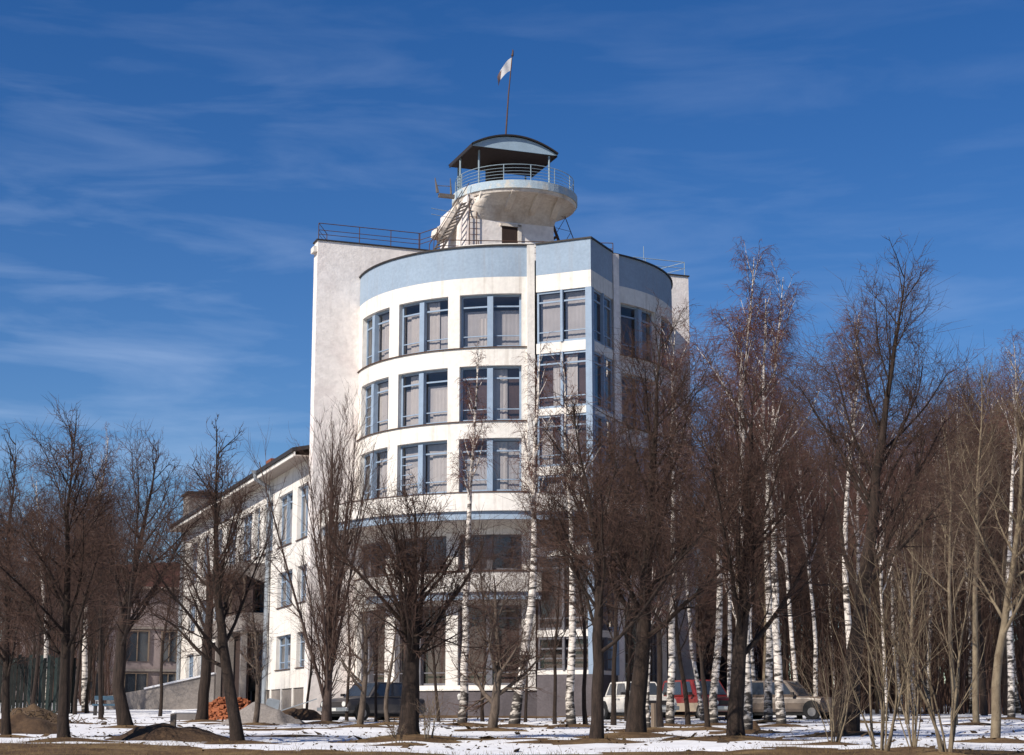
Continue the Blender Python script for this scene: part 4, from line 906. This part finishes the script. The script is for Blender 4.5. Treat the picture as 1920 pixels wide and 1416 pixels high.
# ---------------------------------------------------------------- small things on the ground
def gpos(px, Y, dz=0): b = at(px, 1350, Y); return (b[0], b[1], float(zg(b[0], b[1])) + dz)
o = MB().box(-.06, .06, -.06, .06, -.2, .62).build('wooden_stake', M['timber'], None); o.location = gpos(325, 40); tag(o, 'short wooden stake standing in front of the earth mound', 'stake')
o = MB().bar((-1.1, 0, .05), (1.0, .2, .75), .45, .03).build('tin_sheet', M['tin']); o.location = gpos(540, 63, .1); tag(o, 'long bent tin sheet lying propped near the building corner', 'metal sheet')
o = MB().hexa([(-.3, 0, 0), (.25, .1, 0), (.2, .5, 0), (-.2, .4, 0), (-.1, 0, .75), (.35, .1, .7), (.3, .15, .72), (0, .1, .78)]).build('tin_offcut', M['tin']); o.location = gpos(505, 63, .1); tag(o, 'upright folded tin offcut beside the downpipe foot', 'metal sheet')
bx = empty('concrete_block', gpos(346, 64), .3); tag(bx, 'snow capped low concrete block left of the brick heap', 'block'); MB().box(-.42, .42, -.3, .3, -.1, .28).build('block', M['conc'], bx); bevel(MB().box(-.45, .45, -.33, .33, .281, .36).build('snow_cap', M['snow'], bx), .03)
st = empty('tree_stump', gpos(1570, 50)); tag(st, 'broken brown tree stump at the foot of the right wood', 'stump'); MB().tube([(0, 0, -.1), (.0, 0, .5), (.06, 0, 1.15)], [.24, .2, .16], 9).build('stump', M['bark'], st)
o = MB().tube([(0, 0, -.1), (0, 0, .75)], [.09, .08], 8).build('low_post', M['timber']); o.location = gpos(1226, 51); tag(o, 'stubby wooden post beside the thin birch and the white car', 'post')
o = heap('rock', 'dark rock lying on the snow between two birch trunks', 'rock', 1414, 50, .34, .3, .34, 'earth', 12, 2., .2)
# sloping low wall
lw = empty('retaining_wall', (0, 0, 0)); tag(lw, 'low grey wall with sloping snowy top left of the side wing', 'wall')
a, b, c = at(200, 1305, 88), at(270, 1293, 88), at(402, 1264, 88); m_ = MB()
for p, q in ((a, b), (b, c)):
    m_.hexa([(p[0], 88, -.2), (q[0], 88, -.2), (q[0], 88.5, -.2), (p[0], 88.5, -.2), (p[0], 88, p[2]), (q[0], 88, q[2]), (q[0], 88.5, q[2]), (p[0], 88.5, p[2])])
m_.build('wall', M['conc'], lw)
MB().hexa([(b[0], 87.93, b[2]), (c[0], 87.93, c[2]), (c[0], 88.55, c[2]), (b[0], 88.55, b[2]), (b[0], 87.93, b[2] + .09), (c[0], 87.93, c[2] + .09), (c[0], 88.55, c[2] + .09), (b[0], 88.55, b[2] + .09)]).build('snow_cap', M['snow'], lw)
# board fence
fe = empty('board_fence', gpos(20, 78)); tag(fe, 'tall dark green board fence at the far left edge', 'fence')
for i in range(22):
    x = i * .165 - .8; hgt = 2.55 + .08 * math.sin(i * 2.3)
    MB().box(x, x + .145, -.02 - .03 * (i % 2), .0 - .03 * (i % 2), -.1, hgt).build('board', M['fencepale'] if i in (9, 12, 14, 16) else M['fence'], fe)
for z in (.5, 2.0): MB().box(-.85, 2.9, .005, .07, z, z + .1).build('rail', M['fence'], fe)
M['benchblue'] = mat('faded_dark_blue_paint', (.05, .10, .15), .7, .3, 5.)
# bench-like blue table
tb = empty('blue_bench', gpos(202, 74)); tag(tb, 'small blue bench on the snow behind the bent dark tree', 'bench')
MB().box(-.65, .65, -.2, .2, .42, .50).build('seat', M['benchblue'], tb); MB().box(-.65, .65, .18, .24, .66, .84).build('backrest', M['benchblue'], tb)
for sx in (-.55, .55):
    MB().box(sx - .04, sx + .04, -.18, -.10, -.1, .42).build('leg', M['darkmetal'], tb); MB().box(sx - .04, sx + .04, .10, .178, -.1, .42).build('leg', M['darkmetal'], tb)
    MB().box(sx - .03, sx + .03, .179, .22, .42, .62).build('back_strut', M['darkmetal'], tb)

# ---------------------------------------------------------------- parked cars
def car(name, label, px, Y, yaw, paint, lower=None, L=4.05, W=1.60, H=1.42, estate=False, sag=0.):
    """x axis points to the car's front"""
    e = empty(name, gpos(px, Y), math.radians(yaw)); tag(e, label, 'car', 'cars parked by the trees')
    h2, w2 = L / 2, W / 2
    def loft(secs, nm, m, par=e, sm=True):
        mb = MB(); k = len(secs[0])
        for s in secs: mb.v += s
        for i in range(len(secs) - 1):
            for j in range(k): mb.f.append((i * k + j, i * k + (j + 1) % k, (i + 1) * k + (j + 1) % k, (i + 1) * k + j))
        mb.f.append(tuple(range(k))[::-1]); mb.f.append(tuple(range(len(mb.v) - k, len(mb.v)))); o = mb.build(nm, m, par, smooth=False); return bevel(o, .035, 2)
    def sec(x, zb, zt, w, c=.06): return [(x, -w + c, zb), (x, w - c, zb), (x, w, zb + c * 2), (x, w + .01, (zb + zt) / 2 + .04), (x, w - .03, zt - c), (x, w - c - .04, zt), (x, -w + c + .04, zt), (x, -w + .03, zt - c), (x, -w - .01, (zb + zt) / 2 + .04), (x, -w, zb + c * 2)]
    zs = .88
    tail = .86 if not estate else .88
    xsn = [-h2, -h2 + .06, -h2 + .5, -.7, .55, h2 - .9, h2 - .12, h2]
    zt = [tail - .06, tail, tail + .01, zs, zs, zs - .01, zs - .08, zs - .14]; wd = [w2 - .07, w2 - .03, w2, w2, w2, w2, w2 - .03, w2 - .07]
    loft([sec(x, .28, z_, w_) for x, z_, w_ in zip(xsn, zt, wd)], 'body', paint)
    if lower: 
        for sy in (-1, 1): MB().box(-h2 + .1, h2 - .15, sy * (w2 + .012) - .008, sy * (w2 + .012) + .008, .30, .62).build('lower_panel', lower, e)
        MB().box(h2 - .005, h2 + .015, -w2 + .12, w2 - .12, .30, .5).build('lower_panel', lower, e)
    # cabin
    rb = -h2 + (.15 if estate else .62); rt = -h2 + (.35 if estate else .95); fb = .95; ft = .42; wt = w2 - .17
    cab = MB().hexa([(rb, -w2 + .06, zs - .01), (fb, -w2 + .06, zs - .01), (fb, w2 - .06, zs - .01), (rb, w2 - .06, zs - .01), (rt, -wt, H), (ft, -wt, H), (ft, wt, H), (rt, wt, H)])
    bevel(cab.build('cabin', paint, e), .05, 2)
    def lerp(a, b, t): return tuple(a[i] + (b[i] - a[i]) * t for i in range(3))
    def quad(c, s0, s1, t0, t1, nm='window_pane', off=.012, m=M['carglass'], n=None):
        p = lambda s, t: Vector(lerp(lerp(c[0], c[1], s), lerp(c[3], c[2], s), t)); q = [p(s0, t0), p(s1, t0), p(s1, t1), p(s0, t1)]; nn = (q[1] - q[0]).cross(q[3] - q[0]).normalized()
        q = [v + nn * off for v in q]; r = [v - nn * .02 for v in q]; MB().hexa([tuple(v) for v in r + q]).build(nm, m, e)
    Rr_ = [(rb, -w2 + .06, zs), (fb, -w2 + .06, zs), (ft, -wt, H), (rt, -wt, H)]; Lf = [(fb, w2 - .06, zs), (rb, w2 - .06, zs), (rt, wt, H), (ft, wt, H)]
    for c in (Rr_, Lf):
        for (s0, s1) in ((.07, .30), (.35, .62), (.67, .93)) if estate else ((.09, .46), (.52, .92)):
            quad(c, s0, s1, .10, .88)
    quad([(fb, -w2 + .06, zs), (fb, w2 - .06, zs), (ft, wt, H), (ft, -wt, H)], .07, .93, .08, .90, 'windscreen')
    quad([(rb, w2 - .06, zs), (rb, -w2 + .06, zs), (rt, -wt, H), (rt, wt, H)], .08, .92, .15, .88, 'rear_window')
    for sx in (-h2 + .78, h2 - .72):
        for sy in (-1, 1):
            y_ = sy * (w2 - .02); t = MB().tube([(sx, y_ - .09, .29), (sx, y_ + .09, .29)], .29, 18)
            MB().tube([(sx, sy * (w2 + .004) - .01, .36), (sx, sy * (w2 + .004) + .02 * 0 + .01, .36)], .36, 20).build('wheel_well_shade', M['tyre'], e)  # black disc painted in as the shaded wheel well
            t = MB().tube([(sx, sy * (w2 - .16), .29), (sx, sy * (w2 + .03), .29)], .285, 20).build('wheel', M['tyre'], e)
            MB().tube([(sx, sy * (w2 + .02), .29), (sx, sy * (w2 + .045), .29)], .16, 14).build('rim', M['hub'], t)
    for (x, nm) in ((h2 + .05, 'front_bumper'), (-h2 - .05, 'rear_bumper')): bevel(MB().box(x - .06, x + .06, -w2 + .02, w2 - .02, .36, .50).build(nm, M['chrome'], e), .02)
    MB().box(h2 - .01, h2 + .025, -w2 + .38, w2 - .38, .54, .70).build('grille', M['darkmetal'], e)
    for sy in (-1, 1):
        MB().tube([(h2 - .02, sy * (w2 - .25), .62), (h2 + .03, sy * (w2 - .25), .62)], .095, 12).build('headlight', M['lamp'], e)
        MB().box(-h2 - .02, -h2 + .01, sy * (w2 - .22) - .12, sy * (w2 - .22) + .12, .55, .70).build('tail_light', M['redlamp'], e)
        MB().box(.1, .24, sy * (w2 + .015) - .012, sy * (w2 + .015) + .012, .76, .79).build('door_handle', M['chrome'], e)
        MB().box(.70, .82, sy * (w2 + .09) - .07, sy * (w2 + .09) + .07, .92, 1.02).build('wing_mirror', M['darkmetal'], e)
    MB().box(h2 + .112, h2 + .125, -.26, .26, .37, .48).build('number_plate', M['plate'], e)
    MB().box(-h2 + .3, h2 - .3, -w2 + .12, w2 - .12, .17, .30).build('underbody', M['tyre'], e)
    return e
M['redlamp'] = mat('tail_lamp_red', (.25, .02, .02), .3, .1, 9.)
M['plate'] = mat('pale_plate', (.55, .55, .52), .5, .1, 9.)
def paint(n, c, dirt=(.22, .18, .14)):
    m = mat(n, c, .4, .2, 1.2, col2=tuple(a * .6 + b * .4 for a, b in zip(c, dirt)), thresh=(.45, .8), spec=.5); return m
P_W = paint('dirty_white_car_paint', (.66, .63, .58)); P_R = paint('red_car_paint', (.17, .014, .014)); P_C = paint('cream_car_paint', (.36, .30, .23))
P_B = paint('beige_car_paint', (.12, .09, .07)); P_D = paint('dark_car_paint', (.045, .042, .045)); P_N = paint('navy_car_roof', (.03, .04, .075))
car('parked_car', 'dirty white saloon car half hidden by a thick trunk', 1194, 66, -70, P_W)
car('parked_car', 'red estate car with cream lower sides between the birches', 1314, 67, -66, P_R, P_C, L=4.2, estate=True, H=1.5)
car('parked_car', 'dull beige car parked furthest right behind the crossing birches', 1468, 66, -30, P_B, None, L=4.4, W=1.7, H=1.46)
c = car('parked_car', 'dark car with a pale dusty front parked left of the rounded building', 700, 66, -130, P_D, None, L=4.2, H=1.45)
